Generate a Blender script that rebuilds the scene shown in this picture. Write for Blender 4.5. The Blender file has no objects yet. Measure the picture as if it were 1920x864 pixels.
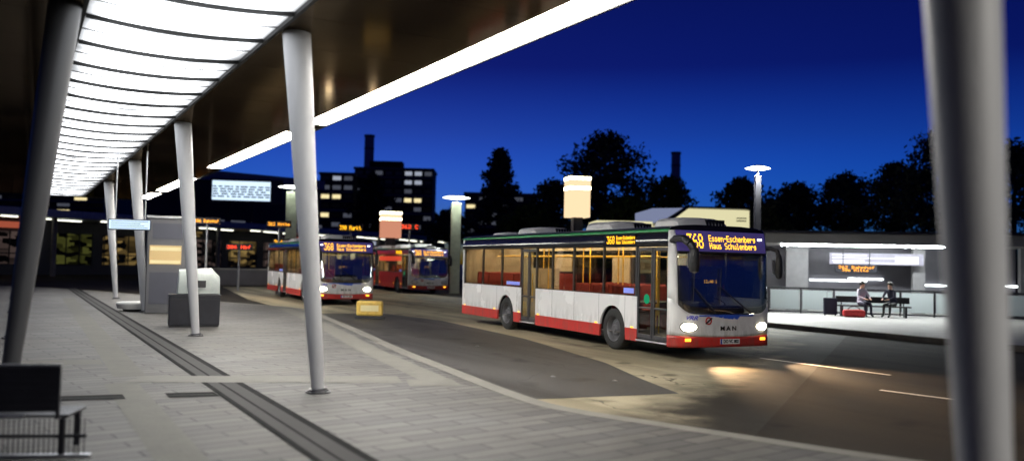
import bpy, bmesh, math, random
from mathutils import Vector, Matrix
random.seed(7)
S = bpy.context.scene
COL = S.collection
R = math.radians

# ------------------------------------------------------------------ camera
cam_d = bpy.data.cameras.new('camera'); cam = bpy.data.objects.new('camera', cam_d); COL.objects.link(cam)
PITCH, ROLL, CAMZ, FPX = 0.03912, 0.02218, 1.937, 1619.2
cam_d.lens = FPX / 1920 * 36; cam_d.sensor_width = 36; cam_d.clip_end = 3000; cam_d.clip_start = 0.05
_f = Vector((0, math.cos(PITCH), math.sin(PITCH))); _u0 = Vector((0, -math.sin(PITCH), math.cos(PITCH))); _r0 = Vector((1, 0, 0))
_r = _r0 * math.cos(ROLL) + _u0 * math.sin(ROLL); _u = -_r0 * math.sin(ROLL) + _u0 * math.cos(ROLL)
m3 = Matrix((_r, _u, -_f)).transposed()
cam.matrix_world = Matrix.Translation((0, 0, CAMZ)) @ m3.to_4x4()
S.camera = cam
cam_d.dof.use_dof = True; cam_d.dof.focus_distance = 19.5; cam_d.dof.aperture_fstop = 0.52

def at(px, py, Y):
    """surveyed point seen at photo pixel (px, py), at distance Y down the view"""
    d = _f + _r * ((px - 960) / FPX) - _u * ((py - 432) / FPX)
    return Vector((0, 0, CAMZ)) + d * (Y / d.y)

S.render.engine = 'CYCLES'
S.view_settings.view_transform = 'Standard'; S.view_settings.look = 'None'
S.view_settings.exposure = 0.22; S.view_settings.gamma = 1
S.cycles.use_denoising = True
S.cycles.max_bounces = 8; S.cycles.transparent_max_bounces = 16
S.cycles.caustics_reflective = False; S.cycles.caustics_refractive = False
S.cycles.sample_clamp_indirect = 6

# ------------------------------------------------------------------ world
W = bpy.data.worlds.new('World'); S.world = W; W.use_nodes = True
nt = W.node_tree; nt.nodes.clear()
sky = nt.nodes.new('ShaderNodeTexSky'); sky.sky_type = 'NISHITA'; sky.sun_disc = False
sky.sun_elevation = R(-1.0); sky.sun_rotation = R(-8); sky.ozone_density = 6; sky.dust_density = 0.4; sky.air_density = 1.0
mul = nt.nodes.new('ShaderNodeMix'); mul.data_type = 'RGBA'; mul.blend_type = 'MULTIPLY'; mul.inputs[0].default_value = 1
tcw = nt.nodes.new('ShaderNodeTexCoord'); sxw = nt.nodes.new('ShaderNodeSeparateXYZ'); rw = nt.nodes.new('ShaderNodeValToRGB')
nt.links.new(tcw.outputs['Generated'], sxw.inputs[0]); nt.links.new(sxw.outputs[2], rw.inputs[0])
el_ = rw.color_ramp.elements; el_[0].position = 0.0; el_[0].color = (.12, .62, 1.65, 1); el_[1].position = .45; el_[1].color = (.07, .045, .10, 1)
for p_, c_ in ((.06, (.12, .46, 1.15)), (.10, (.15, .38, .80)), (.15, (.17, .25, .49)), (.225, (.10, .070, .215))):
    e_ = el_.new(p_); e_.color = (*c_, 1)
nt.links.new(rw.outputs[0], mul.inputs[7])
bg = nt.nodes.new('ShaderNodeBackground'); bg.inputs[1].default_value = 1.0
wo = nt.nodes.new('ShaderNodeOutputWorld')
nt.links.new(sky.outputs[0], mul.inputs[6]); nt.links.new(mul.outputs[2], bg.inputs[0]); nt.links.new(bg.outputs[0], wo.inputs[0])

# ------------------------------------------------------------------ materials
def mat(name, col, rough=0.5, metal=0.0, var=0.0, vscale=4.0, bump=0.0, bscale=60.0, spec=0.5, emit=None, estr=0.0, ior=None, stretch=None):
    m = bpy.data.materials.new(name); m.use_nodes = True
    n = m.node_tree.nodes; l = m.node_tree.links; b = n['Principled BSDF']
    b.inputs['Base Color'].default_value = (*col, 1); b.inputs['Roughness'].default_value = rough; b.inputs['Metallic'].default_value = metal
    b.inputs['Specular IOR Level'].default_value = spec
    if ior: b.inputs['IOR'].default_value = ior
    if emit: b.inputs['Emission Color'].default_value = (*emit, 1); b.inputs['Emission Strength'].default_value = estr
    tc = n.new('ShaderNodeTexCoord'); src = tc.outputs['Object']
    if stretch:
        mp = n.new('ShaderNodeMapping'); mp.inputs['Scale'].default_value = stretch; l.new(src, mp.inputs[0]); src = mp.outputs[0]
    if var:
        t = n.new('ShaderNodeTexNoise'); t.inputs['Scale'].default_value = vscale; t.inputs['Detail'].default_value = 5; t.inputs['Roughness'].default_value = 0.65
        l.new(src, t.inputs['Vector'])
        r = n.new('ShaderNodeValToRGB'); r.color_ramp.elements[0].position = .3; r.color_ramp.elements[1].position = .7
        r.color_ramp.elements[0].color = (*[c * (1 - var) for c in col], 1); r.color_ramp.elements[1].color = (*[min(1, c * (1 + var)) for c in col], 1)
        l.new(t.outputs[0], r.inputs[0]); l.new(r.outputs[0], b.inputs['Base Color'])
        mr = n.new('ShaderNodeMapRange'); mr.inputs[3].default_value = max(.03, rough - .12 * (rough > .1)); mr.inputs[4].default_value = min(1, rough + .15)
        l.new(t.outputs[0], mr.inputs[0]); l.new(mr.outputs[0], b.inputs['Roughness'])
    if bump:
        t2 = n.new('ShaderNodeTexNoise'); t2.inputs['Scale'].default_value = bscale; t2.inputs['Detail'].default_value = 4
        l.new(src, t2.inputs['Vector'])
        bp = n.new('ShaderNodeBump'); bp.inputs['Strength'].default_value = bump; bp.inputs['Distance'].default_value = .02
        l.new(t2.outputs[0], bp.inputs['Height']); l.new(bp.outputs[0], b.inputs['Normal'])
    return m

def emat(name, col, s):
    m = bpy.data.materials.new(name); m.use_nodes = True
    n = m.node_tree.nodes; l = m.node_tree.links; n.remove(n['Principled BSDF'])
    e = n.new('ShaderNodeEmission'); e.inputs[0].default_value = (*col, 1); e.inputs[1].default_value = s
    l.new(e.outputs[0], n['Material Output'].inputs[0]); return m

def glass(name, tint, ior=1.6, rough=0.02):
    m = bpy.data.materials.new(name); m.use_nodes = True
    n = m.node_tree.nodes; l = m.node_tree.links; n.remove(n['Principled BSDF'])
    t = n.new('ShaderNodeBsdfTransparent'); t.inputs[0].default_value = (*tint, 1)
    g = n.new('ShaderNodeBsdfGlossy'); g.inputs['Roughness'].default_value = rough
    tc = n.new('ShaderNodeTexCoord'); nz = n.new('ShaderNodeTexNoise'); nz.inputs['Scale'].default_value = 1.3; l.new(tc.outputs['Object'], nz.inputs[0])
    bp = n.new('ShaderNodeBump'); bp.inputs['Strength'].default_value = .05; bp.inputs['Distance'].default_value = .02; l.new(nz.outputs[0], bp.inputs['Height'])
    l.new(bp.outputs[0], g.inputs['Normal'])
    f = n.new('ShaderNodeFresnel'); ge = n.new('ShaderNodeNewGeometry')
    # same reflectance from both faces of the pane
    mi = n.new('ShaderNodeMapRange'); mi.inputs[3].default_value = ior; mi.inputs[4].default_value = 1 / ior; l.new(ge.outputs['Backfacing'], mi.inputs[0]); l.new(mi.outputs[0], f.inputs[0])
    x = n.new('ShaderNodeMixShader'); l.new(f.outputs[0], x.inputs[0]); l.new(t.outputs[0], x.inputs[1]); l.new(g.outputs[0], x.inputs[2])
    l.new(x.outputs[0], n['Material Output'].inputs[0]); return m

MT = {}
MT['white'] = mat('bus white paint', (.78, .78, .78), .25, var=.012, vscale=.8, spec=.5)
def grime(m, base):
    n = m.node_tree.nodes; l = m.node_tree.links; b = n['Principled BSDF']; old = b.inputs['Base Color'].links[0].from_socket
    tc = n.new('ShaderNodeTexCoord'); sx = n.new('ShaderNodeSeparateXYZ'); l.new(tc.outputs['Object'], sx.inputs[0])
    r = n.new('ShaderNodeMapRange'); r.interpolation_type = 'SMOOTHSTEP'; r.inputs[1].default_value = 1.15; r.inputs[2].default_value = .30; l.new(sx.outputs[2], r.inputs[0])
    mp = n.new('ShaderNodeMapping'); mp.inputs['Scale'].default_value = (3, 3, .7); l.new(tc.outputs['Object'], mp.inputs[0])
    z = n.new('ShaderNodeTexNoise'); z.inputs['Scale'].default_value = 2.2; z.inputs['Detail'].default_value = 8; z.inputs['Roughness'].default_value = .7; l.new(mp.outputs[0], z.inputs[0])
    rr = n.new('ShaderNodeMapRange'); rr.inputs[1].default_value = .42; rr.inputs[2].default_value = .72; rr.inputs[4].default_value = .6; l.new(z.outputs[0], rr.inputs[0])
    mu = n.new('ShaderNodeMath'); mu.operation = 'MULTIPLY'; l.new(r.outputs[0], mu.inputs[0]); l.new(rr.outputs[0], mu.inputs[1])
    x = n.new('ShaderNodeMix'); x.data_type = 'RGBA'; l.new(mu.outputs[0], x.inputs[0]); l.new(old, x.inputs[6]); x.inputs[7].default_value = (.12, .10, .08, 1); l.new(x.outputs[2], b.inputs['Base Color'])
grime(MT['white'], 0)
MT['red'] = mat('bus red paint', (.55, .03, .025), .3, var=.12, vscale=3)
grime(MT['red'], 0)
MT['green'] = mat('green roof edge paint', (.06, .33, .12), .2, var=.1)
MT['podwhite'] = mat('roof unit white plastic', (.72, .72, .72), .5, var=.08, vscale=2)
MT['blackgloss'] = mat('black gloss band', (.012, .012, .014), .12, spec=.6)
MT['black'] = mat('black plastic', (.02, .02, .022), .5, var=.2)
MT['darkgrey'] = mat('dark grey metal', (.06, .06, .065), .4, .3, var=.15)
MT['rubber'] = mat('tyre rubber', (.02, .02, .02), .8, bump=.2, bscale=40)
MT['rim'] = mat('painted steel rim', (.16, .16, .17), .4, .6, var=.15, vscale=8)
MT['alu'] = mat('brushed aluminium', (.6, .6, .62), .35, .7, var=.1)
MT['glass'] = glass('bus window glass', (.66, .62, .56), 1.6)
MT['screen'] = glass('windscreen glass', (.60, .66, .70), 3.3)
MT['doorglass'] = glass('door glass', (.7, .7, .66), 1.6)
MT['clear'] = glass('clear glass', (.85, .9, .9), 1.5)
MT['amber'] = emat('amber led', (1.0, .46, .015), 2.8)
MT['amber_lo'] = emat('amber marker', (1.0, .42, .03), 3.0)
MT['orange'] = emat('orange led text', (1.0, .38, .03), 3.0)
MT['redled'] = emat('red led', (1.0, .06, .02), 3.0)
MT['disp'] = mat('display glass', (.05, .04, .16), .1, spec=.8, emit=(.07, .05, .20), estr=.45)
MT['head'] = emat('headlight lamp', (1.0, .9, .68), 30)
MT['drl'] = emat('white position lamp', (1, .98, .95), 4)
MT['intlight'] = emat('bus ceiling light', (1.0, .84, .56), 44)
MT['seatred'] = mat('red seat fabric', (.24, .03, .025), .8, var=.3, vscale=30)
MT['bench'] = mat('bus interior panel', (.42, .36, .26), .5, var=.15)
MT['floor'] = mat('bus floor lino', (.10, .09, .08), .6, var=.2)
MT['pole'] = mat('yellow grab pole', (.75, .48, .05), .35)
MT['plate'] = mat('number plate', (.75, .75, .73), .4)
MT['eublue'] = mat('plate blue strip', (.02, .05, .4), .4)
MT['ink'] = mat('black lettering', (.012, .012, .012), .35)
MT['blueink'] = mat('blue lettering', (.10, .10, .55), .4)
MT['stickerg'] = emat('green lit sticker', (.02, .42, .18), .55)
MT['sticker'] = mat('blue sticker', (.22, .28, .75), .4, emit=(.2, .25, .8), estr=.25)
MT['bluefoil'] = mat('blue foil stripe', (.03, .10, .6), .3)

MT['columnshade'] = mat('column in painted shade', (.055, .055, .058), .45, .1, var=.12, vscale=1.2, bump=.03, bscale=30, stretch=(1, 1, .25))  # shade painted into the colour of the left-row columns
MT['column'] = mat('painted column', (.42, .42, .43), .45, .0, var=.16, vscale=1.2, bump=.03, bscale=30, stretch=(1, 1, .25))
def soffit_mat():
    m = bpy.data.materials.new('polished bronze soffit'); m.use_nodes = True
    n = m.node_tree.nodes; l = m.node_tree.links; n.remove(n['Principled BSDF'])
    tc = n.new('ShaderNodeTexCoord'); O = tc.outputs['Object']
    nz = n.new('ShaderNodeTexNoise'); nz.inputs['Scale'].default_value = .5; nz.inputs['Detail'].default_value = 6; l.new(O, nz.inputs[0])
    d = n.new('ShaderNodeBsdfDiffuse'); r = n.new('ShaderNodeValToRGB'); r.color_ramp.elements[0].position = .3; r.color_ramp.elements[1].position = .7
    r.color_ramp.elements[0].color = (.010, .007, .005, 1); r.color_ramp.elements[1].color = (.030, .020, .012, 1); l.new(nz.outputs[0], r.inputs[0]); l.new(r.outputs[0], d.inputs[0])
    g = n.new('ShaderNodeBsdfGlossy'); g.inputs['Color'].default_value = (1, .80, .58, 1); g.inputs['Roughness'].default_value = .09
    mr = n.new('ShaderNodeMapRange'); mr.inputs[3].default_value = .05; mr.inputs[4].default_value = .16; l.new(nz.outputs[0], mr.inputs[0]); l.new(mr.outputs[0], g.inputs['Roughness'])
    n2 = n.new('ShaderNodeTexNoise'); n2.inputs['Scale'].default_value = 1.4; l.new(O, n2.inputs[0])
    bp = n.new('ShaderNodeBump'); bp.inputs['Strength'].default_value = .03; bp.inputs['Distance'].default_value = .02; l.new(n2.outputs[0], bp.inputs['Height']); l.new(bp.outputs[0], g.inputs['Normal'])
    x = n.new('ShaderNodeMixShader'); x.inputs[0].default_value = .13; l.new(d.outputs[0], x.inputs[1]); l.new(g.outputs[0], x.inputs[2]); l.new(x.outputs[0], n['Material Output'].inputs[0]); return m
MT['soffit'] = soffit_mat()
MT['fascia'] = mat('dark fascia metal', (.05, .05, .05), .4, .5, var=.15)
MT['strip'] = emat('edge light diffuser', (1.0, .96, .88), 62)
MT['cap'] = mat('black panel frame', (.008, .008, .008), .6)

def panel_mat():
    m = bpy.data.materials.new('backlit canopy panel'); m.use_nodes = True
    n = m.node_tree.nodes; l = m.node_tree.links; n.remove(n['Principled BSDF'])
    e = n.new('ShaderNodeEmission'); e.inputs[0].default_value = (.93, .96, 1, 1)
    tc = n.new('ShaderNodeTexCoord')
    nz = n.new('ShaderNodeTexNoise'); nz.inputs['Scale'].default_value = 1.1; nz.inputs['Detail'].default_value = 1.5; l.new(tc.outputs['Object'], nz.inputs[0])
    r = n.new('ShaderNodeMapRange'); r.inputs[1].default_value = .28; r.inputs[2].default_value = .5; r.inputs[3].default_value = .78; r.inputs[4].default_value = 4.6
    l.new(nz.outputs[0], r.inputs[0])
    # tubes end short of both long edges: light falls off there
    sx = n.new('ShaderNodeSeparateXYZ'); l.new(tc.outputs['Object'], sx.inputs[0])
    ab = n.new('ShaderNodeMath'); ab.operation = 'ABSOLUTE'; l.new(sx.outputs[0], ab.inputs[0])
    e2 = n.new('ShaderNodeMapRange'); e2.interpolation_type = 'SMOOTHSTEP'; e2.inputs[1].default_value = .78; e2.inputs[2].default_value = 1.16; e2.inputs[3].default_value = 1; e2.inputs[4].default_value = .10
    l.new(ab.outputs[0], e2.inputs[0])
    mu = n.new('ShaderNodeMath'); mu.operation = 'MULTIPLY'; l.new(r.outputs[0], mu.inputs[0]); l.new(e2.outputs[0], mu.inputs[1])
    l.new(mu.outputs[0], e.inputs[1]); l.new(e.outputs[0], n['Material Output'].inputs[0]); return m
MT['panel'] = panel_mat()

def paver_mat():
    m = bpy.data.materials.new('grey concrete pavers'); m.use_nodes = True
    n = m.node_tree.nodes; l = m.node_tree.links; b = n['Principled BSDF']
    tc = n.new('ShaderNodeTexCoord'); O = tc.outputs['Object']
    br = n.new('ShaderNodeTexBrick'); br.inputs['Scale'].default_value = 1.0
    br.inputs['Brick Width'].default_value = .95; br.inputs['Row Height'].default_value = .24; br.inputs['Mortar Size'].default_value = .013
    br.inputs['Mortar Smooth'].default_value = .3; br.inputs['Bias'].default_value = -.1
    br.inputs['Color1'].default_value = (.106, .103, .099, 1); br.inputs['Color2'].default_value = (.066, .065, .066, 1); br.inputs['Mortar'].default_value = (.012, .012, .012, 1)
    mp = n.new('ShaderNodeMapping'); mp.inputs['Rotation'].default_value = (0, 0, R(-9)); l.new(O, mp.inputs[0]); l.new(mp.outputs[0], br.inputs['Vector'])
    n1 = n.new('ShaderNodeTexNoise'); n1.inputs['Scale'].default_value = .35; n1.inputs['Detail'].default_value = 6; l.new(O, n1.inputs[0])
    n2 = n.new('ShaderNodeTexNoise'); n2.inputs['Scale'].default_value = 2.2; n2.inputs['Detail'].default_value = 8; n2.inputs['Roughness'].default_value = .7; l.new(O, n2.inputs[0])
    n3 = n.new('ShaderNodeTexNoise'); n3.inputs['Scale'].default_value = 90; n3.inputs['Detail'].default_value = 3; l.new(O, n3.inputs[0])
    def mulc(a, fac, lo, hi, c=None):
        r = n.new('ShaderNodeValToRGB'); r.color_ramp.elements[0].position = .3; r.color_ramp.elements[1].position = .72
        r.color_ramp.elements[0].color = (*lo, 1); r.color_ramp.elements[1].color = (*hi, 1); l.new(fac, r.inputs[0])
        x = n.new('ShaderNodeMix'); x.data_type = 'RGBA'; x.blend_type = 'MULTIPLY'; x.inputs[0].default_value = 1
        l.new(a, x.inputs[6]); l.new(r.outputs[0], x.inputs[7]); return x.outputs[2]
    c = mulc(br.outputs['Color'], n1.outputs[0], (.78, .74, .68), (1.08, 1.08, 1.1))
    c = mulc(c, n2.outputs[0], (.60, .59, .57), (1.15, 1.15, 1.14))
    c = mulc(c, n3.outputs[0], (.88, .88, .88), (1.08, 1.08, 1.08))
    vo = n.new('ShaderNodeTexVoronoi'); vo.inputs['Scale'].default_value = 1.7; vo.inputs['Randomness'].default_value = 1; l.new(O, vo.inputs[0])
    lt = n.new('ShaderNodeMath'); lt.operation = 'LESS_THAN'; lt.inputs[1].default_value = .06; l.new(vo.outputs['Distance'], lt.inputs[0])
    x = n.new('ShaderNodeMix'); x.data_type = 'RGBA'; l.new(lt.outputs[0], x.inputs[0]); l.new(c, x.inputs[6]); x.inputs[7].default_value = (.035, .034, .033, 1)
    l.new(x.outputs[2], b.inputs['Base Color'])
    mr = n.new('ShaderNodeMapRange'); b.inputs['Specular IOR Level'].default_value = .28; mr.inputs[3].default_value = .5; mr.inputs[4].default_value = .85; l.new(n2.outputs[0], mr.inputs[0]); l.new(mr.outputs[0], b.inputs['Roughness'])
    bp = n.new('ShaderNodeBump'); bp.inputs['Strength'].default_value = .5; bp.inputs['Distance'].default_value = .006
    ad = n.new('ShaderNodeMath'); ad.operation = 'MULTIPLY_ADD'; l.new(n3.outputs[0], ad.inputs[0]); ad.inputs[1].default_value = .25
    inv = n.new('ShaderNodeMath'); inv.operation = 'SUBTRACT'; inv.inputs[0].default_value = 1; l.new(br.outputs['Fac'], inv.inputs[1]); l.new(inv.outputs[0], ad.inputs[2])
    l.new(ad.outputs[0], bp.inputs['Height']); l.new(bp.outputs[0], b.inputs['Normal'])
    return m
MT['paver'] = paver_mat()

def asphalt(name, col, warm, var=.28, rough=.55, spec=.35):
    m = bpy.data.materials.new(name); m.use_nodes = True
    n = m.node_tree.nodes; l = m.node_tree.links; b = n['Principled BSDF']
    tc = n.new('ShaderNodeTexCoord'); O = tc.outputs['Object']
    mp = n.new('ShaderNodeMapping'); mp.inputs['Scale'].default_value = (1, .22, 1); l.new(O, mp.inputs[0])
    n1 = n.new('ShaderNodeTexNoise'); n1.inputs['Scale'].default_value = .55; n1.inputs['Detail'].default_value = 7; n1.inputs['Roughness'].default_value = .6; l.new(mp.outputs[0], n1.inputs[0])
    r = n.new('ShaderNodeValToRGB'); r.color_ramp.elements[0].position = .3; r.color_ramp.elements[1].position = .7
    r.color_ramp.elements[0].color = (*[c * (1 - var) for c in col], 1); r.color_ramp.elements[1].color = (*[c * (1 + var) for c in warm], 1); l.new(n1.outputs[0], r.inputs[0])
    n2 = n.new('ShaderNodeTexNoise'); n2.inputs['Scale'].default_value = 160; n2.inputs['Detail'].default_value = 2; l.new(O, n2.inputs[0])
    r2 = n.new('ShaderNodeValToRGB'); r2.color_ramp.elements[0].color = (.55, .55, .55, 1); r2.color_ramp.elements[1].color = (1.4, 1.4, 1.4, 1); r2.color_ramp.elements[0].position = .3; r2.color_ramp.elements[1].position = .7; l.new(n2.outputs[0], r2.inputs[0])
    x = n.new('ShaderNodeMix'); x.data_type = 'RGBA'; x.blend_type = 'MULTIPLY'; x.inputs[0].default_value = 1; l.new(r.outputs[0], x.inputs[6]); l.new(r2.outputs[0], x.inputs[7])
    # cracks and oil drips
    vo = n.new('ShaderNodeTexVoronoi'); vo.feature = 'DISTANCE_TO_EDGE'; vo.inputs['Scale'].default_value = .22; wv = n.new('ShaderNodeVectorMath'); wv.operation = 'MULTIPLY_ADD'; wn = n.new('ShaderNodeTexNoise'); wn.inputs['Scale'].default_value = 1.2; wn.inputs['Detail'].default_value = 5; l.new(O, wn.inputs[0]); l.new(wn.outputs[1], wv.inputs[0]); wv.inputs[1].default_value = (.9, .9, .9); l.new(O, wv.inputs[2]); l.new(wv.outputs[0], vo.inputs[0])
    nz = n.new('ShaderNodeTexNoise'); nz.inputs['Scale'].default_value = .8; l.new(O, nz.inputs[0])
    lt = n.new('ShaderNodeMath'); lt.operation = 'LESS_THAN'; lt.inputs[1].default_value = .0016; l.new(vo.outputs[0], lt.inputs[0])
    x2 = n.new('ShaderNodeMix'); x2.data_type = 'RGBA'; l.new(lt.outputs[0], x2.inputs[0]); l.new(x.outputs[2], x2.inputs[6]); x2.inputs[7].default_value = (.018, .018, .018, 1)
    mp2 = n.new('ShaderNodeMapping'); mp2.inputs['Scale'].default_value = (1.6, .10, 1); mp2.inputs['Rotation'].default_value = (0, 0, R(5)); l.new(O, mp2.inputs[0])
    nt_ = n.new('ShaderNodeTexNoise'); nt_.inputs['Scale'].default_value = .7; nt_.inputs['Detail'].default_value = 4; l.new(mp2.outputs[0], nt_.inputs[0])
    rt = n.new('ShaderNodeValToRGB'); rt.color_ramp.elements[0].position = .40; rt.color_ramp.elements[0].color = (.66, .65, .63, 1); rt.color_ramp.elements[1].position = .58; rt.color_ramp.elements[1].color = (1.08, 1.08, 1.08, 1); l.new(nt_.outputs[0], rt.inputs[0])
    od = n.new('ShaderNodeTexVoronoi'); od.inputs['Scale'].default_value = .8; l.new(wv.outputs[0], od.inputs[0])
    ro = n.new('ShaderNodeMapRange'); ro.inputs[1].default_value = .10; ro.inputs[2].default_value = .24; ro.inputs[3].default_value = .45; ro.inputs[4].default_value = 1; l.new(od.outputs['Distance'], ro.inputs[0])
    x3 = n.new('ShaderNodeMix'); x3.data_type = 'RGBA'; x3.blend_type = 'MULTIPLY'; x3.inputs[0].default_value = 1; l.new(x2.outputs[2], x3.inputs[6]); l.new(rt.outputs[0], x3.inputs[7])
    x4 = n.new('ShaderNodeMix'); x4.data_type = 'RGBA'; x4.blend_type = 'MULTIPLY'; x4.inputs[0].default_value = 1; l.new(x3.outputs[2], x4.inputs[6]); l.new(ro.outputs[0], x4.inputs[7])
    l.new(x4.outputs[2], b.inputs['Base Color'])
    mr = n.new('ShaderNodeMapRange'); b.inputs['Specular IOR Level'].default_value = spec; mr.inputs[3].default_value = rough - .12; mr.inputs[4].default_value = rough + .2; l.new(n1.outputs[0], mr.inputs[0]); l.new(mr.outputs[0], b.inputs['Roughness'])
    bp = n.new('ShaderNodeBump'); bp.inputs['Strength'].default_value = .5; bp.inputs['Distance'].default_value = .006; l.new(n2.outputs[0], bp.inputs['Height']); l.new(bp.outputs[0], b.inputs['Normal'])
    return m
MT['road'] = asphalt('worn road concrete with falloff', (.25, .222, .155), (.29, .25, .172), .28, .65, .14)
MT['asphalt'] = asphalt('shaded brown asphalt', (.013, .011, .008), (.020, .016, .012), .3, .7, .10)  # tone darkened to hold the light falloff of the near road
def falloff_edge():
    # light falloff painted in: lane colour darkens to shaded brown asphalt towards its near end
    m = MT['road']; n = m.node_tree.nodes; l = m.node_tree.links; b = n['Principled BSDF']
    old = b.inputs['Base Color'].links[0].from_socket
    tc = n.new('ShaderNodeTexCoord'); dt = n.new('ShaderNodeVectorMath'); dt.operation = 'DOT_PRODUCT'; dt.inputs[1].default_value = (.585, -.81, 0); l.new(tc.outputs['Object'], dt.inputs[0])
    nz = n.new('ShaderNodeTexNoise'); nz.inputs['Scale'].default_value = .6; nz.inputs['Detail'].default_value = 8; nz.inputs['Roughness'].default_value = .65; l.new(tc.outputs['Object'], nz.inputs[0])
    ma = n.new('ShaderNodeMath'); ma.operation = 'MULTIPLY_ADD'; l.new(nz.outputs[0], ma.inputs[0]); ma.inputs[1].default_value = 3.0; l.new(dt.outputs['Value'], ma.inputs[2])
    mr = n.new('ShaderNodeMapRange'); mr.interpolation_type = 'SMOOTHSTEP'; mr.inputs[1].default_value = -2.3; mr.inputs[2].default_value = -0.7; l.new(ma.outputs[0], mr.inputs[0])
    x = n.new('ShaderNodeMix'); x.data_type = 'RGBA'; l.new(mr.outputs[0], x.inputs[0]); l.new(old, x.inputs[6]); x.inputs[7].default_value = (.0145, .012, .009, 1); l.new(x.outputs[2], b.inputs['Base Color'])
falloff_edge()
MT['patch'] = asphalt('dark asphalt', (.042, .040, .039), (.052, .049, .047), .18, .6, .2)
MT['ground'] = asphalt('ground asphalt', (.05, .05, .05), (.055, .053, .05))
MT['kerb'] = mat('kerb stone', (.125, .119, .105), .7, spec=.25, var=.2, vscale=3, bump=.2)
MT['tactile'] = mat('cream tactile paving', (.112, .108, .096), .75, spec=.2, var=.15, vscale=3, bump=.3, bscale=25)
MT['tactwarm'] = mat('pale yellow paver', (.092, .089, .078), .75, spec=.2, var=.2, vscale=2.5, bump=.3, bscale=25)
MT['drain'] = mat('drain cover concrete', (.028, .027, .026), .75, spec=.15, var=.2, vscale=3)
MT['slot'] = mat('dark drain slot', (.005, .005, .005), .8, spec=.05, var=.2)
MT['line'] = mat('white road paint', (.6, .56, .5), .6, var=.25, vscale=9)

# ------------------------------------------------------------------ mesh helper
class M:
    def __init__(s): s.v = []; s.f = []; s.m = []
    def add(s, vs, fs, mi=0):
        o = len(s.v); s.v += [tuple(v) for v in vs]
        for f in fs: s.f.append([i + o for i in f]); s.m.append(mi)
        return s
    def box(s, x0, x1, y0, y1, z0, z1, mi=0):
        return s.add([(x0, y0, z0), (x1, y0, z0), (x1, y1, z0), (x0, y1, z0), (x0, y0, z1), (x1, y0, z1), (x1, y1, z1), (x0, y1, z1)],
                     [(0, 3, 2, 1), (4, 5, 6, 7), (0, 1, 5, 4), (1, 2, 6, 5), (2, 3, 7, 6), (3, 0, 4, 7)], mi)
    def tube(s, p0, p1, r0, r1=None, n=12, mi=0, caps=True):
        r1 = r0 if r1 is None else r1
        p0 = Vector(p0); p1 = Vector(p1); a = (p1 - p0).normalized()
        b = a.cross(Vector((0, 0, 1)) if abs(a.z) < .9 else Vector((1, 0, 0))).normalized(); c = a.cross(b)
        vs = []
        for p, r in ((p0, r0), (p1, r1)):
            for i in range(n):
                t = 2 * math.pi * i / n; vs.append(p + (b * math.cos(t) + c * math.sin(t)) * r)
        fs = [(i, (i + 1) % n, n + (i + 1) % n, n + i) for i in range(n)]
        if caps: fs += [tuple(range(n - 1, -1, -1)), tuple(range(n, 2 * n))]
        return s.add(vs, fs, mi)
    def lathe(s, prof, axis='z', c=(0, 0, 0), n=24, mi=0):
        vs = []; k = len(prof)
        for i in range(n):
            t = 2 * math.pi * i / n
            for r, h in prof:
                p = (r * math.cos(t), r * math.sin(t), h) if axis == 'z' else ((h, r * math.cos(t), r * math.sin(t)) if axis == 'x' else (r * math.cos(t), h, r * math.sin(t)))
                vs.append((p[0] + c[0], p[1] + c[1], p[2] + c[2]))
        fs = [(i * k + j, ((i + 1) % n) * k + j, ((i + 1) % n) * k + j + 1, i * k + j + 1) for i in range(n) for j in range(k - 1)]
        return s.add(vs, fs, mi)
    def prism(s, poly, f0, f1, mi=0):
        """poly: list of 2-D points; f0, f1 map (a, b) to 3-D for the two faces"""
        n = len(poly); vs = [f0(*p) for p in poly] + [f1(*p) for p in poly]
        return s.add(vs, [tuple(range(n - 1, -1, -1)), tuple(range(n, 2 * n))] + [(i, (i + 1) % n, n + (i + 1) % n, n + i) for i in range(n)], mi)
    def flat(s, poly, z, mi=0):
        return s.add([(p[0], p[1], z) for p in poly], [tuple(range(len(poly)))], mi)
    def slab(s, poly, z0, z1, mi=0):
        return s.prism(poly, lambda a, b: (a, b, z0), lambda a, b: (a, b, z1), mi)
    def grid(s, rows, mi=0):
        k = len(rows[0]); vs = [p for r in rows for p in r]
        return s.add(vs, [(i * k + j, i * k + j + 1, (i + 1) * k + j + 1, (i + 1) * k + j) for i in range(len(rows) - 1) for j in range(k - 1)], mi)
    def shift(s, d): s.v = [(v[0] + d[0], v[1] + d[1], v[2] + d[2]) for v in s.v]; return s
    def build(s, name, mats, parent=None, bevel=0, smooth=False, loc=None, rz=0, solid=0):
        me = bpy.data.meshes.new(name); me.from_pydata(s.v, [], s.f)
        if not isinstance(mats, (list, tuple)): mats = [mats]
        for q in mats: me.materials.append(q)
        for p, q in zip(me.polygons, s.m): p.material_index = q
        bm = bmesh.new(); bm.from_mesh(me); bmesh.ops.recalc_face_normals(bm, faces=bm.faces) if not solid else None; bm.to_mesh(me); bm.free()
        if smooth:
            for p in me.polygons: p.use_smooth = True
            if hasattr(me, 'set_sharp_from_angle'): me.set_sharp_from_angle(angle=R(40))
        o = bpy.data.objects.new(name, me); COL.objects.link(o)
        if parent: o.parent = parent
        if loc is not None: o.location = loc
        o.rotation_euler.z = rz
        if solid:
            q = o.modifiers.new('solid', 'SOLIDIFY'); q.thickness = solid; q.offset = 0
        if bevel:
            q = o.modifiers.new('bevel', 'BEVEL'); q.width = bevel; q.segments = 2; q.limit_method = 'ANGLE'
        return o

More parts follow.
